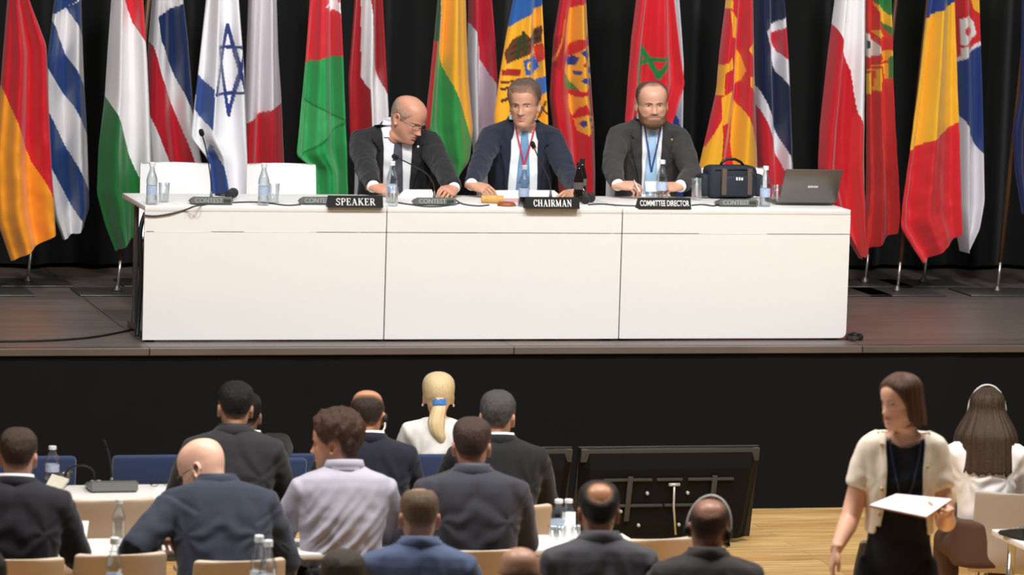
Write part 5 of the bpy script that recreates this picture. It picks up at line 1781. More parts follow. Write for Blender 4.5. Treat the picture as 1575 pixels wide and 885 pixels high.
    # ---------------------------------------------------------------- glasses
    if glasses:
        gm = mat('glasses_frame', (92, 82, 76), 0.3, 0.5)
        gl = MB()
        ctr = []
        for s in (1, -1):
            c = face_hit(s * 0.032, 0.113)
            yy = max(c.y + 0.012, 0.098)
            ctr.append((s * 0.032, yy))
            pts = [toH(np.array([s * 0.033 + 0.025 * math.copysign(abs(math.cos(a)) ** 0.7, math.cos(a)), yy - 0.25 * (abs(s * 0.033 + 0.025 * math.cos(a)) - 0.033), 0.113 + 0.0145 * math.copysign(abs(math.sin(a)) ** 0.7, math.sin(a))])) for a in np.linspace(0, 2 * PI, 25)]
            gl.tube([tuple(p) for p in pts], 0.0012, 8)
            gl.tube([tuple(toH(np.array(p))) for p in ((s * 0.057, yy - 0.003, 0.116), (s * 0.070, yy - 0.03, 0.117), (s * 0.0765, 0.02, 0.118), (s * 0.074, -0.012, 0.116), (s * 0.073, -0.028, 0.096))], 0.0018, 8)
        gl.tube([tuple(toH(np.array(p))) for p in ((-0.010, ctr[0][1] + 0.001, 0.114), (0, ctr[0][1] + 0.004, 0.116), (0.010, ctr[0][1] + 0.001, 0.114))], 0.0018, 8)
        gl.build('glasses', gm, rt)
    # ---------------------------------------------------------------- legs
    tm = mat('trousers_%d_%d_%d' % tuple(trousers), trousers, 0.85, spec=0.2, var=0.05, vscale=10)
    sho = mat('shoe_black', (24, 22, 22), 0.35)
    mb = MB()
    zb = 0.0
    if not standing:
        mb.add(*loft([[(c * (0.168 * sw), y_ * 0.135 - 0.005, zz) for c, y_ in ell(1, 1, 1, 2.6, 32)] for zz in (seat + 0.008, seat + 0.03, PZ, PZ + 0.09, PZ + 0.15)]))
        ank = []
        for s in (1, -1):
            hip, kn, an = Vector((s * 0.088, 0.0, seat + 0.085)), Vector((s * 0.125, 0.42, seat + 0.055)), Vector((s * 0.125, 0.40, 0.10))
            mb.tube([hip, hip.lerp(kn, 0.5), kn + Vector((0, 0.01, -0.01)), kn.lerp(an, 0.15) + Vector((0, 0.02, 0)), kn.lerp(an, 0.5), an + Vector((0, 0, -0.02))], [0.078, 0.074, 0.066, 0.064, 0.058, 0.052], 18)
            ank.append(an)
    else:
        zt = PZ + 0.06
        mb.add(*loft([[(c * w_, y_ * d_ - 0.005, zz) for c, y_ in ell(1, 1, 1, 2.4, 32)] for zz, w_, d_ in ((zt, 0.150, 0.105), (zt - 0.09, 0.165, 0.115), (zt - 0.20, 0.172, 0.12), (zt - 0.26, 0.165, 0.112), (zt - 0.30, 0.14, 0.09))]))
        ank = []
        for s in (1, -1):
            hip, kn, an = Vector((s * 0.085, 0.0, zt - 0.20)), Vector((s * 0.09, 0.015 + 0.03 * s, 0.50)), Vector((s * 0.085, -0.02 + 0.05 * s, 0.09))
            mb.tube([hip, hip.lerp(kn, 0.4), kn, kn.lerp(an, 0.5), an + Vector((0, 0, -0.03))], [0.085, 0.082, 0.070, 0.066, 0.066], 18)
            ank.append(an)
    tmesh = voxel(fix(from_vf(mb.v, mb.f)), 0.014, 3)
    link_mesh('trousers' if not fem or standing else 'skirt_and_legs', tmesh, tm, rt)
    for an in ank:
        sb = MB()
        rings = []
        for y_, w_, h_ in catmull([(-0.075, 0.026, 0.05), (-0.06, 0.036, 0.085), (0.0, 0.040, 0.095), (0.07, 0.046, 0.065), (0.14, 0.048, 0.050), (0.185, 0.036, 0.042), (0.20, 0.018, 0.030)], 16):
            rings.append([(an.x + w_ * math.copysign(abs(math.cos(a)) ** 0.7, math.cos(a)), an.y + y_, max(0.003, (h_ / 2 + 0.002) + h_ / 2 * math.copysign(abs(math.sin(a)) ** 0.7, math.sin(a)))) for a in np.linspace(0, 2 * PI, 16, endpoint=False)])
        sb.add(*loft(rings))
        sb.build('shoe', sho, rt)
    return dict(root=rt, NB=NB, PIV=PIV, toH=toH, G=G, N3=N3, jb=jb, arms=arms, patch=patch, inv=inv, hs=hs, face_hit=face_hit, spine=spine, cm=cm, band=band, shell=shell, TH=TH_)


def face_visible(a):
    """does the face turn far enough towards the hall to show?"""
    a = (a + PI) % (2 * PI) - PI
    return abs(a) > rad(28)


def headset(pn, m_rgb=(206, 204, 196), side=1, up=0.0, behind=False, hb=0.089):
    """headband over the crown with an ear pad (or a light band hanging behind the neck)"""
    toH = pn['toH']
    m = mat('headset_%d' % m_rgb[0], m_rgb, 0.45)
    if behind:
        pts = [(0.078, 0.0, 0.10), (0.086, -0.03, 0.075), (0.080, -0.065, 0.045), (0.055, -0.092, 0.022), (0.0, -0.104, 0.012), (-0.05, -0.095, 0.018), (-0.075, -0.06, 0.03)]
        Q = catmull(pts, 40)
        o = MB().tube([tuple(toH(q)) for q in Q], 0.004, 8).build('headset', m, None)
    else:
        Q = [(hb * math.cos(a), -0.012, 0.125 + (0.127 + up) * math.sin(a)) for a in np.linspace(-0.10, PI + 0.10, 40)]
        o = MB().tube([tuple(toH(np.array(q))) for q in Q], 0.0045, 10).build('headset', m, None)
    for s in (1, -1):
        e = MB()
        e.tube([tuple(toH(np.array((s * x, -0.008, 0.105)))) for x in (0.074, 0.080, 0.092, 0.096)], [0.020, 0.023, 0.022, 0.014], 16)
        e.build('ear_pad', mat('headset_pad', (40, 38, 38), 0.7), o, 'auto')
    return o


SHORT = dict(line=LINE, t=[0.003, 0.005, 0.008, 0.011, 0.013], amp=0.0026, freq=42)
BUZZ = dict(line=LINE_HI, t=[0.002, 0.004, 0.005, 0.006, 0.006], amp=0.0012, freq=80)
CROWNBALD = dict(line=LINE, t=[0.004, 0.008, 0.010, 0.010, 0.008], amp=0.0015, freq=60, bald=(-0.082, 0.190, 0.043), fade=0.012)
SIDES = dict(line=LINE, t=[0.003, 0.006, 0.007, 0.006, 0.004], amp=0.0012, freq=70, bald=(0.015, 0.245, 0.105))
CURLY = dict(line=[0.198, 0.196, 0.180, 0.150, 0.112, 0.096, 0.122, 0.126, 0.070, 0.040, 0.030], t=[0.008, 0.012, 0.019, 0.026, 0.030], amp=0.010, freq=36)


def hanging_hair(pn, rgb, bottom, r_add=0.010, flare=0.0, thick=0.016, t0=62, back_only=False, amp=0.004, part=0.0, nm='hair', follow=None):
    """a thick closed shell of hair falling from the crown: bottom(theta) is its lower edge in head height"""
    G, toH, N3 = pn['G'], pn['toH'], pn['N3']
    nT, nS = 90, 46
    th = np.linspace(rad(t0), 2 * PI - rad(t0), nT)
    rows = []
    out, inn = np.zeros((nT, nS, 3)), np.zeros((nT, nS, 3))
    ztop = 0.2335
    for a, t in enumerate(th):
        tt = t if t <= PI else 2 * PI - t
        zb = bottom(tt)
        j = t / (2 * PI) * NA
        j0, f = int(j) % NA, j - int(j)
        colm = G[:, j0] * (1 - f) + G[:, (j0 + 1) % NA] * f      # from crown down
        nor = N3[:, j0] * (1 - f) + N3[:, (j0 + 1) % NA] * f
        zs = colm[:, 2]
        wide = int(np.argmax(np.hypot(colm[:, 0], colm[:, 1] + 0.005)))
        for s in range(nS):
            u = s / (nS - 1)
            L1 = 0.16
            Ltot = L1 + max(0.0, zs[wide] - zb)
            l = u * Ltot
            if l < L1:
                i = l / L1 * wide
                i0 = int(i)
                p = colm[i0] * (1 - (i - i0)) + colm[min(i0 + 1, NR - 1)] * (i - i0)
                n = nor[i0]
            else:
                d = np.array([colm[wide, 0], colm[wide, 1] + 0.005, 0])
                d /= np.linalg.norm(d)
                dz = l - L1
                p = colm[wide] + np.array([0, 0, -dz]) + d * (flare * dz)
                if follow:
                    p = follow(p, d, dz, tt)
                n = d
            wv = noise.noise(Vector((math.sin(t) * 9, math.cos(t) * 9, l * 5 + part)))
            st = noise.noise(Vector((math.sin(t) * 26, math.cos(t) * 26, l * 3 + part)))
            tn = r_add + amp * (wv + 0.7 * st) * min(1, u * 3)
            edge = 0.35 + 0.65 * float(sstep(0, 0.10, u)) if s else 0.35
            tip = 1 - 0.75 * float(sstep(0.88, 1, u))
            out[a, s] = p + n * (tn + 0.002)
            inn[a, s] = p + n * (tn - thick * tip * edge)
            if u > 0.9:
                out[a, s, 2] += (0.030 * wv + 0.006 * st) * (u - 0.9) * 10
                inn[a, s, 2] += (0.030 * wv + 0.006 * st) * (u - 0.9) * 10
    v, f = [], []
    for a in range(nT):
        for s in range(nS):
            v.append(out[a, s])
    n0 = len(v)
    for a in range(nT):
        for s in range(nS):
            v.append(inn[a, s])
    for a in range(nT - 1):
        for s in range(nS - 1):
            q = a * nS + s
            f.append((q, q + nS, q + nS + 1, q + 1))
            f.append((n0 + q, n0 + q + 1, n0 + q + nS + 1, n0 + q + nS))
        q = a * nS + nS - 1
        f.append((q, q + nS, n0 + q + nS, n0 + q))
        q = a * nS
        f.append((q, n0 + q, n0 + q + nS, q + nS))
    for s in range(nS - 1):
        f.append((s, s + 1, n0 + s + 1, n0 + s))
        q = (nT - 1) * nS + s
        f.append((q, n0 + q, n0 + q + 1, q + 1))
    M_ = fix(from_vf(toH(np.array(v)), f))
    return link_mesh(nm, M_, mat('hair_%d_%d_%d' % tuple(rgb), rgb, 0.5, var=0.35, vscale=40, stretch=(3, 1.2, 0.7), bump=0.5, bscale=120, spec=0.35), pn['root'])


def seat_on(pn, label, col=(200, 181, 160), kind='shell', group='tan chairs of the audience', top=0.80, z=0.0, **k):
    r = pn['root']
    return chair(label, (r.location.x + k.pop('dx', 0.0), r.location.y, z), r.rotation_euler.z + k.pop('dr', rad(9) if abs(r.rotation_euler.z) < 1 else 0.0), col, top=top, kind=kind, group=group, **k)


def wear(pn, o, label, cat='headset'):
    o.location = pn['root'].location
    o.rotation_euler = pn['root'].rotation_euler
    setp(o, label, cat)


def people():
    A = lambda x, y, d: tuple(aty(x, y, d))
    Wt = lambda px, y, h: (aty(px, 290, y)[0], y, TT + h)
    Z = lambda x, y, z: tuple(atz(x, y, z))
    W = dict(col=(240, 238, 236), group='white chairs behind the panel table', top=0.855, z=HS, w0=0.42, w1=0.40)
    # ------------------------------------------------ the panel
    p = person('man with glasses in black suit at the SPEAKER sign, looking down to his left', (641, 149), 1.02, PI - rad(5), (44, 26, -4), 1.08, 1.14, (0.01, 0.10), (198, 142, 116),
               dict(SIDES, t=[0.002, 0.003, 0.004, 0.003, 0.002]), (150, 132, 118), cloth=(36, 35, 36), shirt=(236, 234, 236), tie=(76, 74, 84), base_z=HS,
               wrists={'R': Wt(576, 0.62, 0.036), 'L': Wt(700, 0.60, 0.04)}, palm_dirs={'R': (Vector((-0.75, 0.6, -0.1)), Vector((0.1, 0.5, 0.9))), 'L': (Vector((0.45, 0.85, -0.12)), Vector((-0.3, 0.5, 0.9)))},
               curl=(0.55, 0.95), glasses=True, pin=(-0.115, -0.10, (226, 224, 220)), bulk=1.12, hint={'R': (0.35, -0.15, -1), 'L': (-0.35, -0.15, -1)}, vee=(0.088, 0.078, 0.074), nbz=0.030, nbx=0.004, jaw=1.05, nose=1.1, stub=0.1)
    seat_on(p, 'white chair under the man at the SPEAKER sign', **W)
    p = person('man with brown hair in navy suit and red lanyard at the CHAIRMAN sign', (806, 123), 1.02, PI - rad(6), (-20, 6, 2), 1.085, 1.02, (0.0, 0.06), (200, 148, 120),
               dict(SHORT, line=[0.188, 0.190, 0.184, 0.158, 0.116, 0.094, 0.128, 0.132, 0.095, 0.066, 0.058], t=[0.003, 0.007, 0.010, 0.015, 0.017], fronttuft=0.006, amp=0.006, freq=24), (98, 82, 70), cloth=(36, 40, 54), shirt=(238, 238, 240), tie=(110, 148, 186), base_z=HS,
               wrists={'R': Wt(722, 0.60, 0.042), 'L': Wt(890, 0.60, 0.036)}, palm_dirs={'R': (Vector((-0.75, 0.65, -0.15)), Vector((0.2, 0.35, 0.9))), 'L': (Vector((0.75, 0.6, -0.1)), Vector((-0.1, 0.4, 0.9)))},
               curl=(0.6, 0.5), vee=(0.058, 0.074, 0.082), nbx=0.008, jaw=1.06, wide=0.94, lanyard=((206, 48, 62), -0.235, 0.058), hint={'R': (0.35, -0.15, -1), 'L': (-0.35, -0.15, -1)}, nose=1.05, eyes=(70, 60, 54))
    seat_on(p, 'white chair under the man at the CHAIRMAN sign', **W)
    p = person('bearded balding man in charcoal suit and blue lanyard at the COMMITTEE DIRECTOR sign', (1003, 124), 1.02, PI - rad(6), (-2, 5, 2), 1.05, 1.02, (0.0, 0.05), (206, 154, 128),
               dict(line=[0.220, 0.222, 0.218, 0.190, 0.138, 0.100, 0.130, 0.132, 0.095, 0.066, 0.058], t=[0.002, 0.004, 0.006, 0.006, 0.004], amp=0.0012, freq=60, fade=0.018), (84, 66, 54), beard=(118, 84, 60), cloth=(56, 54, 52), shirt=(238, 236, 236), tie=(164, 196, 222), base_z=HS,
               wrists={'R': Wt(950, 0.64, 0.075), 'L': Wt(1046, 0.64, 0.07)}, palm_dirs={'R': (Vector((-0.85, 0.45, 0.02)), Vector((0.0, 0.5, 0.8))), 'L': (Vector((0.85, 0.4, 0.0)), Vector((0.0, 0.5, 0.8)))},
               curl=(0.7, 0.7), vee=(0.060, 0.056, 0.050), jaw=1.06, wide=1.06, lanyard=((44, 66, 130), -0.28, 0.050), hint={'R': (1.0, -0.15, -0.8), 'L': (-1.0, -0.15, -0.8)}, pin=(-0.115, -0.10, (190, 150, 90)), nose=1.0)
    seat_on(p, 'white chair under the bearded man at the COMMITTEE DIRECTOR sign', **W)
    pe = MB().tube([Vector(aty(975, 277, 0.60)), Vector(aty(979, 286, 0.57)), Vector(aty(984, 295, 0.54))], [0.0025, 0.0045, 0.004], 8)
    o = pe.build('pen', mat('pen_white', (226, 224, 220), 0.35), None)
    setp(o, 'white pen in the right hand of the bearded man', 'pen')
    c = Vector(aty(1004, 287, 0.56))
    nt = MB().box((0, 0, 0), (0.085, 0.003, 0.06), Matrix.Rotation(rad(-25), 3, 'X')).box((0.004, -0.004, -0.002), (0.08, 0.002, 0.055), Matrix.Rotation(rad(-20), 3, 'X')).build('paper_note', mat('paper_white', (240, 238, 234), 0.7), None, False)
    nt.location = c
    setp(nt, 'folded white note held between the hands of the bearded man', 'paper')
    # ------------------------------------------------ front of the audience
    p = person('blonde woman in white top with blue hair tie and pony tail', (675, 573), -2.70, -rad(10), (0, 4, 0), 0.98, 0.86, (0.0, 0.02), (222, 174, 150), dict(SHORT, line=LINE_F, t=[0.006, 0.010, 0.013, 0.014, 0.013], amp=0.0010, freq=24, smooth=True), (226, 202, 156),
               outfit='blouse', cloth=(238, 234, 230), shirt=(238, 234, 230), fem=1.0, seat=0.45, nbz=-0.02)
    toH = p['toH']
    hm = mat('hair_226_202_156', (226, 202, 156))
    hp = [(0.0, -0.098, 0.115), (0.004, -0.124, 0.090), (-0.004, -0.145, 0.055), (-0.016, -0.160, 0.0), (-0.014, -0.170, -0.05), (0.004, -0.172, -0.095), (0.012, -0.172, -0.122)]
    mb = MB()
    Q = catmull(hp, 40)
    rr = np.interp(np.linspace(0, 1, 40), [0, 0.1, 0.3, 0.55, 0.8, 1], [0.022, 0.021, 0.036, 0.044, 0.032, 0.008])
    rings = []
    for i, q in enumerate(Q):
        ring = []
        for b in np.linspace(0, 2 * PI, 36, endpoint=False):
            w = rr[i] * (1 + 0.10 * noise.noise(Vector((math.cos(b) * 3, math.sin(b) * 3, i * 0.05))) + 0.05 * math.sin(b * 9 + i * 0.06))
            ring.append(tuple(toH(q + np.array([w * math.cos(b), 0.62 * w * math.sin(b), 0]))))
        rings.append(ring)
    mb.add(*loft(rings)).build('pony_tail', hm, p['root'])
    tie = MB()
    for k in range(3):
        tie.tube([tuple(toH(np.array([(0.026 + 0.003 * math.sin(5 * b + k)) * math.cos(b), -0.116 - 0.010 * k * 0.5 + 0.021 * math.sin(b), 0.098 - 0.008 * k + 0.003 * math.sin(4 * b + k)]))) for b in np.linspace(0, 2 * PI, 26)], 0.010, 10)
    tie.build('hair_tie', mat('hair_tie_blue', (70, 124, 196), 0.7, sheen=0.3), p['root'])
    for s in (1, -1):
        MB().tube([tuple(toH(np.array([s * 0.083, -0.006, 0.076]))), tuple(toH(np.array([s * 0.083, -0.006, 0.070]))), tuple(toH(np.array([s * 0.083, -0.006, 0.060])))], [0.002, 0.0055, 0.003], 10).build('earring', mat('pearl', (232, 226, 216), 0.2), p['root'])
    seat_on(p, 'blue chair under the blonde woman in white', (34, 54, 94), 'pad', 'blue chairs before the stage', top=0.765, w0=0.42, w1=0.42)
    p = person('person in black almost hidden behind the black haired man in charcoal', (378, 604), -2.70, -rad(8), (0, 14, 0), 0.98, 1.0, (0.0, 0.05), (150, 112, 92), SHORT, (24, 22, 21), cloth=(34, 33, 34), wrists={'R': Z(395, 770, 0.68), 'L': Z(352, 770, 0.68)})
    seat_on(p, 'blue chair under the person in black', (34, 54, 94), 'pad', 'blue chairs before the stage', top=0.765, w0=0.42, w1=0.42)
    p = person('black haired man in charcoal jacket directly before the bald man with glasses', (364, 588), -4.22, -rad(11), (2, 13, 2), 1.0, 1.0, (0.02, 0.06), (196, 148, 118), dict(SHORT, t=[0.003, 0.005, 0.009, 0.013, 0.015]), (28, 26, 25), cloth=(46, 46, 49), shirt=(40, 40, 42))
    seat_on(p, 'tan chair under the black haired man in charcoal')
    p = person('balding man in dark navy jacket left of the blonde woman', (566, 598), -4.30, -rad(6), (-8, 14, 0), 1.02, 0.98, (0.0, 0.05), (196, 140, 104), dict(SIDES, bald=(0.020, 0.255, 0.108), t=[0.003, 0.006, 0.007, 0.006, 0.004]), (58, 46, 40), cloth=(28, 30, 44))
    seat_on(p, 'tan chair under the balding man in dark navy')
    o = headset(p, behind=True)
    wear(p, o, 'pale headset band behind the neck of the balding man in navy')
    p = person('grey haired man in black jacket right of the blonde woman', (767, 601), -4.35, -rad(6), (-14, 12, 0), 1.02, 1.02, (0.0, 0.05), (206, 156, 130), dict(SHORT, t=[0.003, 0.007, 0.010, 0.011, 0.012], amp=0.003), (78, 76, 76), cloth=(30, 30, 32))
    seat_on(p, 'tan chair under the grey haired man in black')
    # ------------------------------------------------ second row
    p = person('short haired man in dark jacket at the left edge, seen from behind', (29, 659), -5.42, -rad(13), (2, 13, 0), 1.0, 1.04, (0.0, 0.06), (214, 164, 140), dict(SHORT, t=[0.002, 0.004, 0.008, 0.012, 0.014]), (64, 50, 40), cloth=(34, 34, 42))
    seat_on(p, 'tan chair under the short haired man at the left edge')
    p = person('bald man with glasses in slate jacket bending over the desk to the left', (298, 679), -5.30, -rad(4), (58, 30, 10), 1.03, 1.06, (-0.02, 0.20), (228, 182, 160), None, (150, 130, 120), shirt=(50, 56, 70), cloth=(48, 54, 68), glasses=True, keep_hs=True, wrists={'L': Z(236, 832, 0.80)}, bulk=1.05, hint={'L': (-0.8, -0.2, -1)}, stub=0.12, nbz=0.045)
    seat_on(p, 'tan chair under the bald man with glasses')
    p = person('curly haired man in pale lavender shirt with his face turned left', (516, 634), -5.25, -rad(4), (62, 6, 0), 1.09, 1.0, (0.02, 0.06), (206, 152, 122), CURLY, (66, 46, 36), outfit='shirt', cloth=(166, 165, 180), back_folds=0.016, stub=0.25, jaw=0.98)
    r = p['root']
    st = root('stool', 'dark stool under the curly haired man in the pale shirt', 'stool', (r.location.x, r.location.y, 0), 0)
    MB().lathe([(0.001, 0.41), (0.17, 0.41), (0.185, 0.425), (0.18, 0.448), (0.001, 0.452)], (0, 0, 0), 28).build('seat', BLACKP(), st)
    for k in range(4):
        a = PI / 4 + k * PI / 2
        MB().tube([(0.11 * math.cos(a), 0.11 * math.sin(a), 0.415), (0.19 * math.cos(a), 0.19 * math.sin(a), 0.004)], 0.011, 8).build('leg', CHROME(), st)
    p = person('dark haired man in dark grey jacket in the middle of the second row', (727, 642), -5.40, -rad(7), (-10, 9, 0), 1.04, 1.10, (0.01, 0.06), (204, 150, 124), dict(SHORT, t=[0.003, 0.006, 0.009, 0.012, 0.012]), (66, 50, 44), cloth=(52, 53, 62), shirt=(66, 68, 84))
    seat_on(p, 'tan chair under the dark haired man in dark grey')
    # ------------------------------------------------ third row
    p = person('man in blue suit with thinning short brown hair, at the lower middle', (645, 749), -7.0, -rad(12), (4, 14, 0), 1.0, 0.98, (0.0, 0.05), (204, 152, 124), dict(BUZZ, bald=(-0.01, 0.245, 0.040)), (118, 98, 80), cloth=(78, 92, 124), shirt=(90, 104, 136))
    seat_on(p, 'tan chair under the man in the blue suit')
    p = person('man in grey suit with a round bald crown in black hair', (921, 739), -6.95, -rad(8), (-4, 15, 0), 1.04, 0.98, (0.0, 0.06), (176, 122, 88), CROWNBALD, (34, 31, 30), cloth=(70, 71, 78), shirt=(74, 75, 84))
    seat_on(p, 'tan chair under the man with the bald crown in grey')
    p = person('man wearing a white headset in dark brown jacket at lower right', (1097, 766), -7.15, -rad(10), (-16, 15, 4), 1.02, 0.95, (0.0, 0.06), (150, 104, 84), dict(BUZZ, t=[0.002, 0.003, 0.004, 0.003, 0.002], bald=(-0.070, 0.205, 0.046), fade=0.035), (58, 44, 38), cloth=(50, 47, 47), shirt=(52, 48, 48))
    seat_on(p, 'tan chair under the man with the white headset')
    o = headset(p)
    wear(p, o, 'white headset on the man in dark brown at lower right')
    # ------------------------------------------------ last row, only crowns in the frame
    p = person('tanned bald crown at the lower edge before the man in grey', (800, 839), -8.27, -rad(6), (0, 4, 0), 1.0, 1.0, (0.0, 0.05), (224, 172, 144), dict(SIDES, bald=(-0.01, 0.240, 0.112)), (70, 56, 48), cloth=(52, 52, 58))
    seat_on(p, 'tan chair under the bald man at the lower edge')
    p = person('grey brown head of hair at the lower edge under the pale shirt', (528, 846), -8.3, -rad(10), (0, 4, 0), 1.02, 1.0, (0.0, 0.05), (200, 150, 124), SHORT, (98, 90, 80), cloth=(40, 42, 50))
    seat_on(p, 'tan chair under the grey brown haired person at the lower edge')
    p = person('person cut off by the lower left corner of the photo', (-24, 846), -8.3, -rad(10), (0, 4, 0), 1.0, 1.0, (0.0, 0.05), (200, 150, 124), SHORT, (62, 62, 52), cloth=(40, 42, 50))
    seat_on(p, 'tan chair under the person at the lower left corner')
    # ------------------------------------------------ right side
    p = person('woman with long brown hair, white blouse and headset at the right edge', (1519, 597), -4.40, -rad(16), (0, 4, 0), 1.0, 0.88, (0.0, 0.03), (214, 166, 142), dict(SHORT, line=LINE_F), (60, 45, 34), outfit='blouse', cloth=(232, 230, 230), fem=1.0, trousers=(84, 62, 50))

    def fol(q, d, dz, tt):
        k = float(sstep(0.0, 0.16, dz))
        q = q + np.array([0.058 * k * d[0] * 1.0, -0.055 * k * (0.3 + 0.7 * float(sstep(rad(80), rad(150), tt))), 0])
        return q
    hanging_hair(p, (60, 45, 34), lambda t: np.interp(t, rad(1) * np.array([60, 90, 110, 150, 180]), [-0.06, -0.11, -0.15, -0.175, -0.165]), 0.010, 0.10, 0.030, 70, amp=0.008, follow=fol)
    o = headset(p, (206, 206, 204), up=0.008, hb=0.093)
    wear(p, o, 'white headset on the long haired woman at the right edge')
    seat_on(p, 'grey beige chair behind the long haired woman', (170, 160, 150), group='tan chairs of the audience', top=0.82, w0=0.46, w1=0.43, dr=-rad(4), dx=0.18)
    standing_woman()


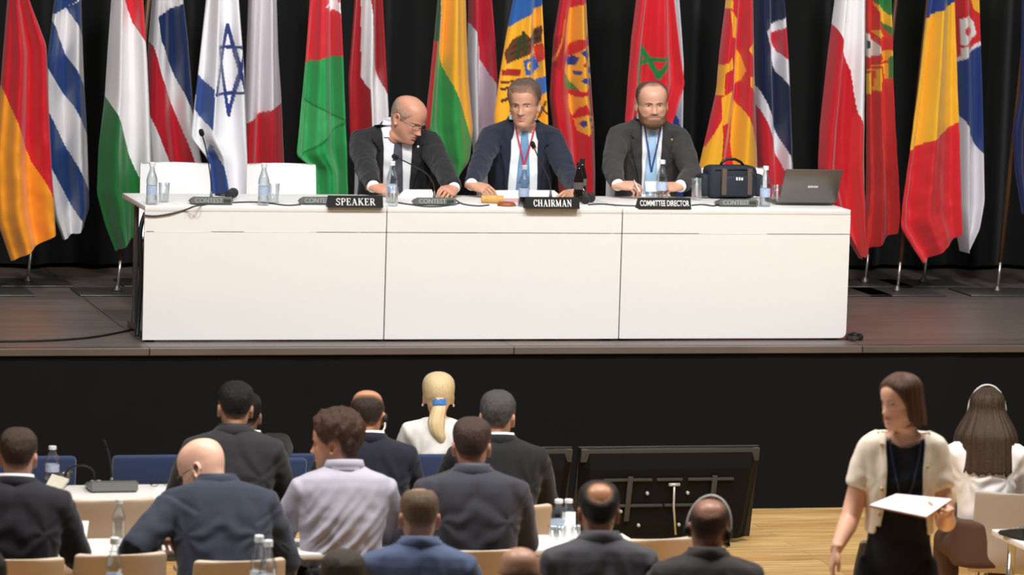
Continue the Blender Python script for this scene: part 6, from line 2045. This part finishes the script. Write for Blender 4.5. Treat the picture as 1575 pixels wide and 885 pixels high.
def standing_woman():
    cream = (230, 219, 202)
    f = PI - rad(13)
    wL = tuple(aty(1456, 786, -7.07))
    wR = tuple(aty(1286, 846, -6.92))
    p = person('standing woman with brown bob in cream cardigan holding white papers', (1384, 578), -6.8, f, (-52, 6, 2), 0.85, 0.93, (0.0, 0.0), (222, 172, 146), None, (82, 57, 42), outfit='cardigan', cloth=cream, fem=1.0, standing=True,
               wrists={'R': wR, 'L': wL}, palm_dirs={'R': (Vector((0.25, 0.10, -1)), Vector((0.9, 0.1, 0.15))), 'L': (Vector((0.75, 0.65, -0.05)), Vector((0.2, -0.15, -1)))}, curl=(0.22, 0.45), sleeve=0.50,
               nbz=-0.038, hint={'R': (-0.25, -1, 0), 'L': (-0.2, -0.4, -1)}, arm_k=1.16, trousers=(24, 24, 28), lips=(196, 118, 108), jaw=0.97, nose=0.92, eyes=(54, 40, 32))
    rt, NB, jb, inv = p['root'], p['NB'], p['jb'], p['inv']
    toH = p['toH']
    # cut the cardigan open: the front shows the black top, the neck stays bare
    card = [c for c in rt.children if c.name.startswith('cardigan')][0]
    bm = bmesh.new()
    bm.from_mesh(card.data)
    full = bm.copy()

    def halfw(zz):
        return np.interp(zz, [-0.62, -0.45, -0.30, -0.15, -0.06, 0.0, 0.05], [0.135, 0.105, 0.085, 0.082, 0.088, 0.085, 0.080])
    rm = []
    for fc in bm.faces:
        c = fc.calc_center_median()
        rx, ry, rz = c.x - NB[0], c.y - NB[1], c.z - NB[2]
        if (ry > 0.0 and abs(rx) < halfw(rz) and rz < 0.1) or (rz > -0.015 and abs(rx) < 0.098 and ry > -0.07) or rz > 0.004 or rz < -0.405:
            rm.append(fc)
    bmesh.ops.delete(bm, geom=rm, context='FACES')
    ed = [e for e in bm.edges if e.is_boundary]
    for _ in range(5):
        bmesh.ops.smooth_vert(bm, verts=list({v for e in ed for v in e.verts}), factor=0.5, use_axis_x=True, use_axis_y=True, use_axis_z=True)
    bm.to_mesh(card.data)
    bm.free()
    md = card.modifiers.new('thick', 'SOLIDIFY')
    md.thickness = 0.008
    md.offset = 0.6
    # black top inside
    tb = bmesh.new()
    tb.from_mesh(bpy.data.meshes.new('x'))
    rm = []
    for v in full.verts:
        n = v.normal.copy()
        v.co = v.co - n * 0.006
    for fc in full.faces:
        c = fc.calc_center_median()
        rx, ry, rz = c.x - NB[0], c.y - NB[1], c.z - NB[2]
        neck = -0.055 + 0.060 * (rx / 0.10) ** 2
        if (ry > -0.03 and rz > neck) or (ry <= -0.03 and rz > -0.02) or abs(rx) > 0.185:
            rm.append(fc)
    bmesh.ops.delete(full, geom=rm, context='FACES')
    for _ in range(4):
        ed = [e for e in full.edges if e.is_boundary]
        bmesh.ops.smooth_vert(full, verts=list({v for e in ed for v in e.verts}), factor=0.5, use_axis_x=True, use_axis_y=True, use_axis_z=True)
    me = bpy.data.meshes.new('top')
    full.to_mesh(me)
    full.free()
    tb.free()
    link_mesh('black_top', me, mat('cloth_black_top', (24, 25, 32), 0.75, spec=0.25), rt)
    # button bands and buttons
    cm = p['cm']
    hw = lambda z: float(halfw(z))
    for s in (1, -1):
        zz = np.linspace(-0.40, -0.01, 9)
        p['patch']('button_band', [(s * (hw(z) - 0.006), s * (hw(z) + 0.018), z) for z in zz[::-1]], cm, 0.009, 0.012, ncol=5)
    for s, z in ((1, -0.05), (-1, -0.13), (1, -0.22), (1, -0.32)):
        px = NB[0] + s * (hw(z) + 0.004)
        h = jb.ray_cast(Vector((px, NB[1] + 0.6, NB[2] + z)), Vector((0, -1, 0)))
        if h[0]:
            q = h[0]
            MB().tube([(q.x, q.y + 0.008, q.z), (q.x, q.y + 0.014, q.z), (q.x, q.y + 0.0155, q.z)], [0.008, 0.008, 0.005], 12).build('button', mat('button_brass', (190, 168, 120), 0.35, 0.4), rt)
    p['patch']('lanyard', [(-0.070, -0.062, -0.03), (-0.058, -0.050, -0.12), (-0.030, -0.022, -0.24), (-0.004, 0.004, -0.31)], mat('lanyard_woman', (34, 46, 74), 0.5), 0.004, 0.004, ncol=3)
    p['patch']('lanyard', [(0.062, 0.070, -0.03), (0.048, 0.056, -0.12), (0.020, 0.028, -0.24), (-0.004, 0.004, -0.31)], mat('lanyard_woman', (34, 46, 74)), 0.004, 0.004, ncol=3)
    # bob
    hanging_hair(p, (82, 57, 42), lambda t: float(np.interp(t, rad(1) * np.array([40, 70, 100, 140, 180]), [0.030, 0.022, 0.012, 0.008, 0.008])), 0.012, 0.05, 0.024, 72, amp=0.004)
    # fringe swept to the side
    G, N3, TH_ = p['G'], p['N3'], p['TH']
    m = G[..., 2] - np.interp(TH_, rad(1) * np.array([0, 20, 40, 55, 70, 180]), [0.196, 0.190, 0.172, 0.140, 0.10, 0.06])
    p['shell']('fringe', m, 0.010 + 0 * m, (82, 57, 42), 2, 0.002, 40, fade=0.005)
    # the papers in her left hand
    c = [Vector(aty(x, y, d)) for x, y, d in ((1337, 779, -7.26), (1378, 762, -6.98), (1463, 770, -7.02), (1424, 797, -7.30))]
    o = sum(c, Vector()) / 4
    n = (c[1] - c[0]).cross(c[3] - c[0]).normalized()
    if n.z < 0:
        n = -n
    v = [tuple(q - o) for q in c] + [tuple(q - o + n * 0.005) for q in c]
    pap = root('paper_sheaf', 'sheaf of white papers with a red edge held by the standing woman', 'papers', tuple(o))
    F6 = [(0, 1, 2, 3), (7, 6, 5, 4), (0, 4, 5, 1), (1, 5, 6, 2), (2, 6, 7, 3), (3, 7, 4, 0)]
    MB().add(v, F6).build('sheets', mat('paper_white', (240, 238, 234), 0.7), pap, False)
    v2 = [tuple(q - o - n * 0.003) for q in c] + [tuple(q - o - n * 0.0004) for q in c]
    MB().add(v2, F6).build('folder', mat('folder_red', (186, 50, 54), 0.6), pap, False)


setting()
panel_tables()
flags()
stage_items()
monitors()
hall_items()
if 'people' in globals():
    people()
lights()
camera()
